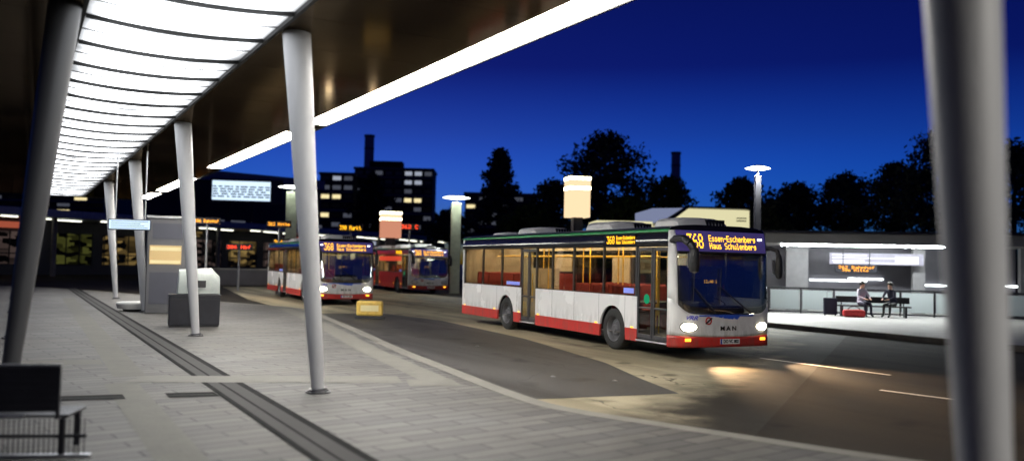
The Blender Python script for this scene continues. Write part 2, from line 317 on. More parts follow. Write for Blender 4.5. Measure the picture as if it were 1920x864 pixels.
def tag(o, label=None, cat=None, group=None, kind=None):
    if label: o['label'] = label
    if cat: o['category'] = cat
    if group: o['group'] = group
    if kind: o['kind'] = kind
    return o
def thing(name, label, cat, loc=(0, 0, 0), rz=0, group=None):
    o = bpy.data.objects.new(name, None); COL.objects.link(o); o.location = loc; o.rotation_euler.z = rz; o.empty_display_size = .2
    return tag(o, label, cat, group)
def dup(o, loc=None, rz=None, parent=None, label=None, group=None):
    c = o.copy(); COL.objects.link(c)
    if parent: c.parent = parent
    for ch in list(o.children): dup(ch, parent=c)
    if loc is not None: c.location = loc
    if rz is not None: c.rotation_euler.z = rz
    if label: c['label'] = label
    if group: c['group'] = group
    return c
def struct(o): o['kind'] = 'structure'; return o

def text(body, size, name, material, parent=None, loc=(0, 0, 0), rot=(0, 0, 0), sx=1.0, align='CENTER', depth=.002, shear=0, bold=0.0):
    c = bpy.data.curves.new(name, 'FONT'); c.body = body; c.size = size; c.align_x = align; c.align_y = 'CENTER'; c.extrude = depth; c.shear = shear; c.offset = bold
    t = bpy.data.objects.new(name, c); COL.objects.link(t)
    dg = bpy.context.evaluated_depsgraph_get(); me = bpy.data.meshes.new_from_object(t.evaluated_get(dg)); bpy.data.objects.remove(t)
    me.materials.clear(); me.materials.append(material)
    o = bpy.data.objects.new(name, me); COL.objects.link(o); o.location = loc; o.rotation_euler = rot; o.scale = (sx, 1, 1)
    if parent: o.parent = parent
    return o

# 5 x 7 dot-matrix lettering for the led displays
G = {'A': '01110100011000111111100011000110001', 'B': '11110100011000111110100011000111110', 'C': '01110100011000010000100001000101110', 'E': '11111100001000011110100001000011111',
 'H': '10001100011000111111100011000110001', 'M': '10001110111010110101100011000110001', 'S': '01111100001000001110000010000111110', 'W': '10001100011000110101101011101110001',
 'a': '00000000000111000001011111000101111', 'b': '10000100001011011001100011000111110', 'c': '00000000000111010000100001000101110', 'd': '00001000010110110011100011000101111',
 'e': '00000000000111010001111111000001110', 'f': '00110010010100011100010000100001000', 'g': '00000000000111110001011110000101110', 'h': '10000100001011011001100011000110001',
 'i': '00100000000110000100001000010001110', 'k': '10000100001001010100110001010010010', 'l': '01100001000010000100001000010001110', 'n': '00000000001011011001100011000110001',
 'o': '00000000000111010001100011000101110', 'r': '00000000001011011001100001000010000', 's': '00000000000111010000011100000111110', 't': '01000010001110001000010000100100110',
 'u': '00000000001000110001100011001101101', 'z': '00000000001111100010001000100011111', '-': '00000000000000011111000000000000000', '/': '00001000100001000100010001000010000', ' ': '0' * 35,
 '1': '00100011000010000100001000010001110', '3': '11111000100010000010000011000101110', '6': '00110010001000011110100011000101110', '8': '01110100011000101110100011000101110',
  '2': '01110100010000100010001000100011111', '9': '01110100011000101111000010001001100',
 '5': '11111100001111000001000011000101110', '4': '00010001100101010010111110001000010', '7': '11111000010001000100010000100001000', '0': '01110100011001110101110011000101110', '.': '00000000000000000000000000110001100'}
def dots(body, h, w=None):
    """led text in the local XZ plane, lower-left corner at the origin, facing -Y; returns the mesh builder and its width"""
    p = h / 7; m = M(); q = p * .44; x = 0
    for ch in body:
        g = G[ch]
        for r in range(7):
            for c in range(5):
                if g[r * 5 + c] == '1':
                    cx = x + (c + .5) * p; cz = h - (r + .5) * p
                    m.add([(cx - q, 0, cz - q), (cx + q, 0, cz - q), (cx + q, 0, cz + q), (cx - q, 0, cz + q)], [(0, 1, 2, 3)])
        x += 6 * p
    tot = x - p
    if w: k = w / tot; m.v = [(v[0] * k, v[1], v[2]) for v in m.v]; tot = w
    return m, tot

# ------------------------------------------------------------------ station frame: local x across the canopy, y along it
TH = R(29.74)
UX = Vector((-math.sin(TH), math.cos(TH), 0)); NX = Vector((math.cos(TH), math.sin(TH), 0))
def CP(m, t, z=0): return NX * m + UX * t + Vector((0, 0, z))
PZ = .14   # platform height

def offset(poly, d):
    out = []
    for i, p in enumerate(poly):
        a = Vector(poly[max(i - 1, 0)]); b = Vector(poly[min(i + 1, len(poly) - 1)])
        t = (b - a).normalized(); out.append((p[0] - t.y * d, p[1] + t.x * d))
    return out
def smoothline(pts, it=2):
    for _ in range(it):
        q = [pts[0]]
        for a, b in zip(pts, pts[1:]):
            q += [(a[0] * .75 + b[0] * .25, a[1] * .75 + b[1] * .25), (a[0] * .25 + b[0] * .75, a[1] * .25 + b[1] * .75)]
        pts = q + [pts[-1]]
    return pts
kerbline = smoothline([(13.5, -8), (9.7, 1.2), (7.60, 5.3), (6.75, 7.55), (6.13, 9.15), (6.13, 10.3), (6.52, 13.1), (7.02, 16.9), (7.6, 20.0), (8.36, 24.8), (9.0, 29.0), (9.3, 32.0),
                       (8.6, 34.0), (7.2, 37.0), (5.6, 42), (3.5, 48.2), (0.5, 54.5), (-3, 57.5), (-16, 58)])
inner = offset(kerbline, .28)
def strip_poly(line, a, b): return offset(line, a), offset(line, b)
def ribbon(line, a, b, z, mi=0, m=None):
    m = m or M(); p, q = strip_poly(line, a, b)
    m.grid([[(x, y, z) for x, y in p], [(x, y, z) for x, y in q]], mi); return m

# ground, road
m = M(); m.flat([(-900, -300), (900, -300), (900, 1500), (-900, 1500)], -.012); struct(m.build('ground', MT['ground']))
m = M(); m.flat([(-60, -40), (45, -40), (45, 120), (-60, 120)], -.004); struct(m.build('road', MT['asphalt'], rz=TH))
k3 = [p for p in kerbline if 7.05 < p[1] < 33 and p[0] > 5]
m = M(); m.flat([(p[0] + .01, p[1]) for p in k3] + [(9.6, 42), (12, 60), (21.9, 60), (21.9, 40), (21.9, 26), (21.9, 17.75), (16, 13.5), (7.0, 7.0)], 0.0); struct(m.build('lit_concrete_lane_road', MT['road'], rz=TH))  # pale side of the light falloff painted across the road
k2 = [p for p in kerbline if 10.75 < p[1] < 31 and p[0] > 5]
poly = [(p[0] + .02, p[1]) for p in k2] + [(12.0, 30.4), (12.45, 26.5), (11.6, 19.5), (10.35, 14.2), (9.5, 12.0), (8.95, 10.35)]
poly = [(p[0], p[1]) for p in poly]
bm_ = M(); bm_.flat(poly, .004); struct(bm_.build('asphalt_patch_road', MT['patch'], rz=TH))
m = M()
for (a, b, w_) in (((5.52, 19.08), (7.23, 16.45), .05), ((6.13, 14.34), (7.1, 13.2), .05)):
    d = (Vector(b) - Vector(a)).normalized(); nn = Vector((-d.y, d.x)) * w_
    m.flat([Vector(a) - nn, Vector(b) - nn, Vector(b) + nn, Vector(a) + nn], .005)
struct(m.build('road_marking', MT['line']))
for i, (px, py, lab) in enumerate(((1037, 706, 'small white road stud on the dark asphalt patch, nearest to the kerb corner'), (895, 649, 'small white road stud in the middle of the dark asphalt patch'), (1153, 714, 'small white road stud near the tip of the dark asphalt patch'))):
    d = _f + _r * ((px - 960) / FPX) - _u * ((py - 432) / FPX); p = Vector((0, 0, CAMZ)) + d * (-CAMZ / d.z)
    rs = tag(M().lathe([(0, .016), (.03, .015), (.048, .0), (0, 0)], n=16).build('road_stud', MT['rim'], smooth=True, loc=(p.x, p.y, .004)), lab, 'road stud', 'white road studs')
# platform
m = M(); m.slab([(x, y) for x, y in inner] + [(-16, -8)], -.01, PZ); struct(m.build('platform_pavement', MT['paver'], rz=TH))
m = M(); p, q = strip_poly(kerbline, 0, .28)
m.grid([[(x, y, 0) for x, y in p], [(x, y, PZ - .02) for x, y in p], [(x, y, PZ + .003) for x, y in offset(kerbline, .02)], [(x, y, PZ + .003) for x, y in q], [(x, y, PZ - .02) for x, y in q]])
struct(m.build('kerb', MT['kerb'], rz=TH))
m = ribbon([p for p in kerbline if 11.8 < p[1] < 32 and p[0] > 5], .50, .98, PZ + .004); struct(m.build('tactile_paving', MT['tactile'], rz=TH))
m = M(); m.flat([(1.35, 13.45), (1.75, 14.05), (5.25, 12.72), (5.05, 12.0)], PZ + .006); m.flat([(5.0, 11.65), (5.22, 12.3), (5.9, 12.1), (5.75, 11.45)], PZ + .0062)
struct(m.build('tactile_crossing_paving', MT['tactile'], rz=TH))
m = M(); m.flat([(1.12, -8), (1.55, -8), (1.55, 13.4), (1.12, 13.4)], PZ + .004); m.flat([(1.3, 14.1), (1.75, 14.1), (2.1, 40), (1.65, 40)], PZ + .004)
m.flat([(-2.6, 17.2), (-2.6, 16.5), (1.3, 15.8), (1.3, 16.5)], PZ + .004)
struct(m.build('guidance_strip_paving', MT['tactwarm'], rz=TH))
m = M()
for (x0, x1, mi) in ((2.36, 2.44, 1), (2.44, 2.58, 0), (2.58, 2.62, 1), (2.62, 2.80, 0), (2.80, 2.90, 1)): m.flat([(x0, -8), (x1, -8), (x1, 52), (x0, 52)], PZ + .0045, mi)
struct(m.build('drain_channel_floor', [MT['drain'], MT['slot']], rz=TH))
m = M()
for a, b in ((-1.5, 1.25), (1.75, 2.35)):
    for (y0, y1, mi) in ((11.72, 11.9, 1), (11.9, 11.94, 0), (11.94, 12.14, 1)): m.flat([(a, y0 - a * .17 + .35), (b, y0 - b * .17 + .35), (b, y1 - b * .17 + .35), (a, y1 - a * .17 + .35)], PZ + .005, mi)
struct(m.build('cross_drain_floor', [MT['drain'], MT['slot']], rz=TH))

# ------------------------------------------------------------------ canopy
AX = 1.77; SZ = 5.0; T0, T1 = -16.0, 51.0
can = thing('station_canopy', 'long dark glossy canopy roof with bright white ceiling light panels above the paved platform', 'canopy', CP(AX, 12, PZ), TH)
def cpart(m): return m.shift((-AX, -12, -PZ))
m = M()
seams = [T0 + i * 1.571 for i in range(int((T1 - T0) / 1.571) + 1)]
for x0, x1 in ((-2.45, .58), (2.94, 5.48)):
    for t in seams: m.box(x0, x1, t + .004, t + 1.567, SZ, SZ + .02)
cpart(m).build('soffit', MT['soffit'], can)
m = M(); m.box(-2.5, 6.0, T0, T1, SZ + .1, SZ + .42); cpart(m).build('roof_slab', MT['fascia'], can, bevel=.02)
m = M(); m.box(5.95, 6.0, T0, T1, SZ - .03, SZ + .098); m.box(-2.5, -2.45, T0, T1, SZ - .03, SZ + .098); m.box(-2.45, 5.95, T1 - .04, T1, SZ - .03, SZ + .098)
m.box(5.48, 5.95, T0, T1 - .04, SZ + .03, SZ + .06)
m.box(.58, .63, T0, T1 - .04, SZ - .03, SZ + .05); m.box(2.89, 2.94, T0, T1 - .04, SZ - .03, SZ + .05); m.box(.63, 2.89, T0, T1 - .04, SZ + .04, SZ + .07)
cpart(m).build('edge_trim', MT['cap'], can)
for i, t in enumerate(seams[:-1]):
    if t < 5.2: continue
    m = M()
    for (a, b) in ((t + .045, t + .772), (t + .797, t + 1.526)):
        rows = []
        for y in (a, b):
            rows.append([(AX + x * 1.125, y, SZ + .03 - .07 * (1 - x * x)) for x in [-1 + j / 8 for j in range(17)]])
        m.grid(rows)
    o = m.shift((-AX, -12, -PZ)).build('light_panel', MT['panel'], can)
    m = M()
    for yy, hw, dr in ((t, .02, .05), (t + .785, .010, .014)):
        pts = [(AX + x * 1.128, SZ + .03 - .07 * (1 - x * x)) for x in [-1 + j / 8 for j in range(17)]]
        m.prism([(a, b - dr) for a, b in pts] + [(a, b + .02) for a, b in pts[::-1]], lambda a, b, yy=yy, hw=hw: (a, yy - hw, b), lambda a, b, yy=yy, hw=hw: (a, yy + hw, b))
    m.shift((-AX, -12, -PZ)).build('panel_fin', MT['cap'], can)
def edge_seg(a, b):
    m = M(); m.box(5.50, 5.925, a, b, SZ - .012, SZ + .02); cpart(m).build('edge_light', MT['strip'], can)
OFF = 11.56
for a, b in ((-25.5, -19.52), (-19.5, -12.5), (-4.485, -1.0), (-.985, 2.5), (2.512, 7.5), (9.1, 14.0), (14.02, 19.0), (23.8, 27.8), (27.82, 31.4), (33.5, 38)): edge_seg(a + OFF, b + OFF)  # first two, unseen behind the camera, added to light the bus front
m = M(); 
for a, b in ((-12.5, -4.5), (7.5, 9.1), (19, 23.8), (31.4, 33.5)): m.box(5.49, 5.94, a + OFF + .01, b + OFF - .01, SZ - .005, SZ + .02)  # first cover fills an unseen gap left so the near column gets less light
cpart(m).build('edge_cover', MT['soffit'], can)

def column(mb, t, side, label, first=None):
    r = thing('canopy_column', label, 'column', CP(mb, t, PZ), TH, 'slanted columns carrying the canopy')
    lean = (.45 if t > 5 else .40) * side; m = M(); n = 28; rows = []
    for k in range(13):
        f = k / 12; rad = .085 + (.19 - .085) * f ** .9
        rows.append([(lean * f + rad * math.cos(2 * math.pi * i / n), rad * math.sin(2 * math.pi * i / n), f * (SZ - PZ - .002)) for i in range(n + 1)])
    m.grid(rows); m.build('shaft', MT['column'] if side < 0 else MT['columnshade'], r, smooth=True)
    m = M(); m.tube((0, 0, 0), (0, 0, .018), .17, .17, 28); m.tube((0, 0, .022), (lean * .01, 0, .06), .13, .115, 28)
    for i in range(6):
        a = i * math.pi / 3; m.tube((.14 * math.cos(a), .14 * math.sin(a), .018), (.14 * math.cos(a), .14 * math.sin(a), .032), .012, .012, 6)
    m.build('base_plate', MT['darkgrey'], r, smooth=True)
    return r
labs = {(0, 1): 'slanted grey tapering column on the paving, standing alone left of the moving bus', (0, 0): 'shaded grey slanted column at the left edge beside the black bench',
        (-1, 1): 'big blurred grey column close by at the right edge of the photo', (1, 1): 'grey slanted column behind the dark litter bin', (1, 0): 'grey column hidden behind the shaded left edge column',
        (2, 1): 'third of the canopy columns beyond the litter bin', (2, 0): 'far thin column on the left canopy side beyond the bench', (3, 1): 'fourth small far column near the end of the canopy', (3, 0): 'last thin column at the far left end of the canopy'}
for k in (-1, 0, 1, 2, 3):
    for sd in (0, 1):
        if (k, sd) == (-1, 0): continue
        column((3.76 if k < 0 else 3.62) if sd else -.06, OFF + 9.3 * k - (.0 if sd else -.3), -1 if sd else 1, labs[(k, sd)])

# ------------------------------------------------------------------ bus (local x across to the far side, y backwards from the nose, z up)
BL, BW, RZ = 12.0, 2.6, 2.78
FW_, RW_ = 2.57, 8.56       # axles
D1, D2 = (.36, 1.54), (6.58, 7.52)
def arch(c, z0, r=.56, cz=.47, n=14):
    a0 = math.asin((z0 - cz) / r); return [(c + r * math.cos(t), cz + r * math.sin(t)) for t in [a0 + (math.pi - 2 * a0) * i / n for i in range(n + 1)]]
def side_poly(y0, y1, z0, z1, arches):
    """outline (y, z) of a side panel with the wheel arches cut out along its bottom edge"""
    pts = [(y0, z1), (y0, z0)]
    for c in arches:
        a = [p for p in arch(c, z0)][::-1]
        a = [p for p in a if p[1] >= z0 - 1e-6]
        pts += [p for p in a if y0 < p[0] < y1]
    pts += [(y1, z0), (y1, z1)]; return pts
def front_curve(z, n=36, p=3.4, dep=.36):
    out = []
    for i in range(n + 1):
        a = math.pi * i / n; c, s_ = math.cos(a), abs(math.sin(a))
        x = BW / 2 * (1 - math.copysign(abs(c) ** (2 / p), c)); y = dep * (1 - s_ ** (2 / p))
        lean = max(0, z - 1.0) * .085 + max(0, z - 2.25) * .18
        y += lean * (1 - y / dep) if dep else 0
        out.append((x, y))
    return out
def front_band(name, zfun0, zfun1, material, root, nz=6, push=0.0, rng=None):
    m = M(); rows = []; n = 36
    for k in range(nz + 1):
        row = []
        for i in range(n + 1):
            x_, _ = front_curve(1.0, n)[i]
            z = zfun0(x_) * (1 - k / nz) + zfun1(x_) * k / nz
            x, y = front_curve(z, n)[i]; row.append((x, y - push, z))
        rows.append(row)
    if rng: rows = [r[rng[0]:rng[1]] for r in rows]
    m.grid(rows); return m.build(name, material, root, smooth=True, solid=.02)

def make_bus(label, group, num, l1, l2, side, skirt, plate):
    r = thing('city_bus', label, 'bus', (0, 0, 0), 0, group)
    NS = lambda t: ((lambda y, z: (0.0, y, z)), (lambda y, z: (t, y, z)))
    FS = lambda t: ((lambda y, z: (BW, y, z)), (lambda y, z: (BW - t, y, z)))
    m = M(); sk = M(); seam = M(); FN0 = NS(.05)
    for (fn, segs) in ((FN0, [(D1[1], D2[0], [FW_]), (D2[1], BL - .1, [RW_])]), (FS(.05), [(.36, BL - .1, [FW_, RW_])])):
        for (a, b, arcs) in segs:
            for y in [yy for yy in (2.02, 3.18, 4.4, 5.6, 7.78, 9.2, 10.4) if a < yy < b]: seam.box(*( (-.0015, .01) if fn is FN0 else (BW - .01, BW + .0015)), y - .004, y + .004, .57, 1.275)
            m.prism(side_poly(a, b, .56, 1.28, arcs), *fn); 
            cuts = [a] + [q_ for c_ in arcs for q_ in (c_ - .555, c_ + .555)] + [b]
            for q0, q1 in zip(cuts[::2], cuts[1::2]): sk.prism([(q0, .555), (q0 + (.025 if q0 != a else 0), .28), (q1 - (.025 if q1 != b else 0), .28), (q1, .555)], *fn)
    # body also takes the corner posts, tail, belt rail and the roof
    m.box(0, .08, .30, D1[0], .56, 2.42); m.box(BW - .08, BW, .30, .36, .56, 2.42)
    m.box(0, BW, BL - .1, BL, .56, 1.5); m.box(0, .3, BL - .1, BL, 1.5, 2.7); m.box(BW - .3, BW, BL - .1, BL, 1.5, 2.7); m.box(.3, BW - .3, BL - .1, BL, 2.35, 2.7)
    m.build('body', side, r); seam.build('panel_gap', MT['ink'], r)
    sk.box(0, BW, BL - .1, BL, .28, .555); sk.build('skirt', skirt, r)
    m = M(); rows = []
    for y in [.36 + (BL - .36) * i / 10 for i in range(11)]:
        rows.append([(BW / 2 - BW / 2 * math.cos(a) * 1.0, y, RZ + .10 * math.sin(a)) for a in [math.pi * i / 12 for i in range(13)]])
    m.grid(rows)
    fc = front_curve(2.8); c = []
    rows = [[(x, y, RZ - .03) for x, y in fc]]
    for f, dz in ((.94, .04), (.8, .075), (.5, .10)):
        rows.append([(BW / 2 + (x - BW / 2) * f, .36 + (y - .36) * f, RZ + dz * 1.0) for x, y in fc])
    m.build('roof', MT['darkgrey'], r, smooth=True)
    mf = M(); mf.grid(rows); mf.build('roof_cap', MT['blackgloss'], r, smooth=True)
    m = M()
    for (xb, sg) in ((0, 1), (BW, -1)):
        prof = [(.0, 2.40), (-.012, 2.42), (-.018, 2.47), (-.012, 2.54), (.002, 2.60), (.018, 2.65), (.035, 2.699), (.10, 2.699), (.10, 2.40)]
        m.grid([[(xb + sg * a, y, b) for a, b in prof] for y in (.36, BL)])
    m.build('window_header', MT['blackgloss'], r, smooth=True)
    m = M()
    for (xb, sg) in ((0, 1), (BW, -1)):
        prof = [(.06, 2.70), (.0, 2.705), (-.015, 2.72), (-.015, 2.735), (0, 2.755), (.03, 2.775), (.08, 2.79), (.14, 2.79)]
        m.grid([[(xb + sg * a, y, b) for a, b in prof] for y in (.34, BL)])
    m.build('roof_edge', MT['green'], r, smooth=True)
    # windows
    ws = [(1.62, 2.98), (3.02, 4.44), (4.48, 5.60), (5.64, 6.54)], [(7.56, 8.86), (8.90, 10.3), (10.34, 11.75)]
    pil = M()
    for y in (1.58, 3.0, 4.46, 5.62, 6.56, 7.54, 8.88, 10.32, 11.83): pil.box(0.004, .05, y - .035, y + .035, 1.30, 2.40)
    for y in (.4, 1.6, 3.0, 4.46, 5.62, 7.2, 8.88, 10.32, 11.83): pil.box(BW - .05, BW - .004, y - .035, y + .035, 1.30, 2.40)
    pil.box(.004, .05, D1[1], D2[0], 1.281, 1.30); pil.box(.004, .05, D2[1], BL - .1, 1.281, 1.30); pil.box(BW - .05, BW - .004, .36, BL - .1, 1.281, 1.30)
    pil.build('window_pillars', MT['black'], r)
    for (a, b) in ws[0] + ws[1]:
        w = M(); w.box(.001, .012, a, b, 1.30, 2.40).build('window', MT['glass'], r)
    for (a, b) in ((.45, 1.55), (1.65, 2.96), (3.04, 4.42), (4.5, 5.58), (5.66, 7.16), (7.24, 8.84), (8.92, 10.28), (10.36, 11.78)):
        w = M(); w.box(BW - .012, BW - .001, a, b, 1.30, 2.40).build('window', MT['glass'], r)
    w = M(); w.box(.3, BW - .3, BL - .03, BL - .01, 1.5, 2.35).build('rear_window', MT['glass'], r)
    # doors
    for (a, b) in (D1, D2):
        fr = M(); mid = (a + b) / 2
        for (y0, y1) in ((a, mid - .015), (mid + .015, b)):
            fr.box(.015, .06, y0, y0 + .05, .36, 2.38); fr.box(.015, .06, y1 - .05, y1, .36, 2.38)
            fr.box(.015, .06, y0 + .05, y1 - .05, .36, .46); fr.box(.015, .06, y0 + .05, y1 - .05, 2.30, 2.38); fr.box(.015, .06, y0 + .05, y1 - .05, 1.02, 1.06)
        d = fr.build('door', MT['darkgrey'], r, bevel=.008)
        g = M(); g.box(.03, .038, a + .05, mid - .065, .46, 2.30); g.box(.03, .038, mid + .065, b - .05, .46, 2.30); g.build('door_glass', MT['doorglass'], d)
        h = M()
        for y in (mid - .11, mid + .11): h.tube((.08, y, .9), (.08, y, 1.7), .014, n=8)
        h.build('handle', MT['pole'], d)
        s_ = M(); s_.box(-.03, .3, a, b, .30, .335); s_.build('door_sill', MT['alu'], r, bevel=.006)
    # front
    bot = lambda x: 1.0 + .30 * max(0, 1 - min(x, BW - x) / .42) ** 2 - .05 * math.sin(math.pi * x / BW)
    front_band('bumper', lambda x: .27, lambda x: .52 - .04 * math.sin(math.pi * x / BW), MT['red'], r, 4)
    front_band('front_panel', lambda x: .524 - .04 * math.sin(math.pi * x / BW), bot, MT['white'], r, 8)
    front_band('corner_post', lambda x: bot(x) + .003, lambda x: 2.74, MT['white'], r, 8, rng=(0, 7))
    front_band('corner_post', lambda x: bot(x) + .003, lambda x: 2.74, MT['black'], r, 8, rng=(31, 37))
    front_band('windscreen', lambda x: bot(x) + .003, lambda x: 2.28, MT['screen'], r, 8, rng=(6, 32))
    front_band('windscreen_frame', lambda x: 2.265, lambda x: 2.30, MT['black'], r, 2, push=.012, rng=(6, 32))
    dp = front_band('destination_display', lambda x: 2.30, lambda x: 2.745, MT['disp'], r, 4, rng=(6, 32))
    def fy(z, x):
        fcv = front_curve(z, 60)
        for a_, b_ in zip(fcv, fcv[1:]):
            if a_[0] <= x <= b_[0]: return a_[1] + (b_[1] - a_[1]) * (x - a_[0]) / max(1e-6, b_[0] - a_[0])
        return fcv[-1][1]
    def hug(m_): m_.v = [(v[0], fy(v[2], v[0]) - .016, v[2]) for v in m_.v]
    # led lettering on the front display
    dm, wd = dots(num, .31, .40); dm.shift((.36, 0, 2.37)); hug(dm); dm.build('lettering', MT['amber'], dp, solid=.004)
    for (tx, z0) in ((l1, 2.525), (l2, 2.365)):
        dm, wd = dots(tx, .135, 1.28); dm.shift((.92, 0, z0)); hug(dm); dm.build('lettering', MT['amber'], dp, solid=.004)
    # position lamps beside the display
    for x in (.26, BW - .26):
        q = M(); q.box(x - .05, x + .05, fy(2.6, x) - .04, fy(2.6, x) - .01, 2.58, 2.62); q.build('position_lamp', MT['drl'], r)
    # side display
    sd = M(); sd.box(-.022, .02, 1.62, 2.98, 2.44, 2.685); sd = sd.build('side_display', MT['blackgloss'], r)
    for (tx, y0, h, w, z0) in ((num, 2.82, .18, .34, 2.47), (l1, 2.40, .085, .78, 2.565), (l2, 2.40, .085, .78, 2.465)):
        dm, wd = dots(tx, h, w); dm.v = [(-.026, y0 - v[0], v[2] + z0) for v in dm.v]; dm.build('lettering', MT['amber'], sd, solid=.003)
    # headlights
    for sgn in (0, 1):
        m = M(); cx = .33 if not sgn else BW - .33; rows = []
        for rr in (0.0, .4, .75, 1.0):
            row = []
            for i in range(25):
                a = 2 * math.pi * i / 24; x = cx + rr * .17 * math.cos(a); z = .70 + rr * (.085 + .02 * math.cos(a) * (1 if sgn else -1)) * math.sin(a) + .0
                fcv = fy(z, x); row.append((x, fcv - .02 - .03 * (1 - rr * rr), z))
            rows.append(row)
        m.grid(rows); h = m.build('headlight', MT['head'], r, smooth=True)
        m = M(); pts = []
        for i in range(25):
            a = 2 * math.pi * i / 24; x = cx + .205 * math.cos(a); z = .70 + (.115 + .02 * math.cos(a) * (1 if sgn else -1)) * math.sin(a); pts.append((x, fy(z, x) - .014, z))
        pin = [(cx + (p[0] - cx) * .84, p[1] - .008, .70 + (p[2] - .70) * .8) for p in pts]
        m.grid([pts, pin]); m.build('housing', MT['black'], h, smooth=True)
        m = M(); x = cx + (-.03 if not sgn else .03); m.box(x - .07, x + .07, fy(.44, x) - .03, fy(.44, x) - .012, .40, .46); m.build('indicator_lamp', MT['amber_lo'], r)
    # badge, emblem, plate
    mb = text('M A N', .125, 'badge', MT['ink'], r, (1.32, fy(.7, 1.3) - .02, .665), (R(90), 0, 0), 1.25, bold=.004)
    em = M(); em.lathe([(.055, 0), (.055, -.006), (.085, -.006), (.085, 0)], 'y', (.80, fy(.85, .8) - .012, .83), 24); em.build('emblem', MT['red'], r)
    em = M(); yq = fy(.85, .8) - .02; em.prism([(.70, .775), (.735, .76), (.90, .885), (.865, .90)], lambda a, b: (a, yq - .004, b), lambda a, b: (a, yq, b)); em.build('emblem', MT['ink'], r)
    text('VRR', .12, 'logo', MT['blueink'], r, (.36, fy(.88, .36) - .022, .89), (R(90), 0, R(-20)), 1.3, shear=.4, bold=.004)
    sw = M()
    for x0 in (.98, 1.08, 1.2, 1.3, 1.38, 1.5):
        sw.add([(x0, fy(.95, x0) - .016, .95), (x0 + .16, fy(.95, x0) - .016, .95), (x0 + .06, fy(.9, x0) - .018, .945 - .09 * math.sin((x0 - .8) * 2.2)), (x0 - .02, fy(.9, x0) - .018, .945 - .07 * math.sin((x0 - .8) * 2.2))], [(0, 1, 2, 3)])
    sw.box(.55, 2.0, fy(.95, 1.3) - .014, fy(.95, 1.3) - .01, .925, .955); sw.build('foil_stripe', MT['bluefoil'], r)
    p = M(); yp = fy(.4, 1.3) - .02; p.box(1.10, 1.62, yp - .012, yp, .335, .445); p = p.build('number_plate', MT['plate'], r)
    q = M(); q.box(1.10, 1.145, yp - .014, yp - .011, .335, .445); q.build('country_strip', MT['eublue'], p)
    text(plate, .10, 'lettering', MT['ink'], p, (1.385, yp - .014, .39), (R(90), 0, 0), .82, bold=.003)
    # wipers
    for (x0, x1) in ((.95, .42), (1.9, 1.1)):
        q = M(); q.tube((x0, fy(1.0, x0) - .05, 1.0), (x1, fy(1.45, x1) - .05, 1.55), .012, n=6); q.tube((x1 - .02, fy(1.3, x1) - .045, 1.2), (x1 + .04, fy(1.8, x1) - .045, 1.95), .01, n=6); q.build('wiper', MT['black'], r)
    # mirrors
    for sgn in (0, 1):
        q = M()
        if not sgn:
            pth = [(.06, .34, 2.50), (.0, .1, 2.56), (-.02, -.2, 2.55), (-.01, -.42, 2.44), (.03, -.5, 2.30)]; hd = (.03, -.5, 2.10)
            rads = [.055, .075, .08, .085, .08]
        else:
            pth = [(BW - .06, .34, 2.40), (BW + .0, .14, 2.42), (BW + .04, -.04, 2.36), (BW + .04, -.08, 2.2)]; hd = (BW + .04, -.09, 2.0); rads = [.04, .045, .045, .04]
        for a, b, ra, rb in zip(pth, pth[1:], rads, rads[1:]): q.tube(a, b, ra, rb, 12)
        kk = 1 if not sgn else .72; q.lathe([(.02, .30), (.085 * kk, .24), (.115 * kk, .1), (.115 * kk, -.12), (.09 * kk, -.23), (.02, -.26)], 'z', hd, 16)
        mi = q.build('wing_mirror', MT['black'], r, smooth=True)
        g = M(); g.box(hd[0] - .08, hd[0] + .08, hd[1] + .118, hd[1] + .124, hd[2] - .15, hd[2] + .15); g.build('mirror_glass', MT['alu'], mi)
    # wheels
    for (x, y, sg) in ((.03, FW_, 1), (BW - .03, FW_, -1), (.03, RW_, 1), (BW - .03, RW_, -1)):
        wm = thing('wheel', None, None, (x, y, .48)); wm.parent = r
        q = M(); q.lathe([(.29, .02), (.33, 0), (.44, .005), (.475, .035), (.48, .1), (.48, .22), (.45, .28), (.29, .28)], 'x', (0, 0, 0), 40); 
        if sg < 0: q.v = [(-v[0], v[1], v[2]) for v in q.v]
        q.build('tyre', MT['rubber'], wm, smooth=True)
        q = M(); q.lathe([(0.0, .02), (.07, .015), (.09, .05), (.15, .06), (.17, .11), (.24, .12), (.27, .04), (.295, .015), (.295, .05)], 'x', (0, 0, 0), 32)
        for i in range(10):
            a = 2 * math.pi * i / 10; q.tube((.03, .125 * math.cos(a), .125 * math.sin(a)), (.07, .125 * math.cos(a), .125 * math.sin(a)), .014, n=6)
        if sg < 0: q.v = [(-v[0], v[1], v[2]) for v in q.v]
        q.build('rim', MT['rim'], wm, smooth=True)
    # dark underbody with wheel housings
    q = M(); q.box(.35, BW - .35, .6, BL - .3, .30, .40)
    for y in (FW_, RW_):
        for (a, b) in ((.34, .36), (BW - .36, BW - .34)): q.box(a, b, y - .62, y + .62, .3, 1.1)
        q.box(.05, BW - .05, y - .62, y + .62, 1.10, 1.13)
        for (a, b) in ((.05, .34), (BW - .34, BW - .05)): q.box(a, b, y - .64, y - .60, .4, 1.1); q.box(a, b, y + .60, y + .64, .4, 1.1)
    q.build('underbody', MT['black'], r)
    # amber side markers
    for y in (1.72, 3.3, 6.4, 7.62, 9.35, 11.75):
        q = M(); q.box(-.008, .02, y - .05, y + .05, .565, .595); q.build('side_marker', MT['amber_lo'], r)
    # stickers
    q = M(); q.lathe([(.0, 0), (.11, 0), (.11, .003), (0, .003)], 'x', (.022, 1.18, 1.24), 20); q.build('door_sticker', MT['stickerg'], r)
    q = M(); q.box(-.004, .0, 1.66, 2.08, 1.34, 1.46); q.build('window_sticker', MT['sticker'], r)
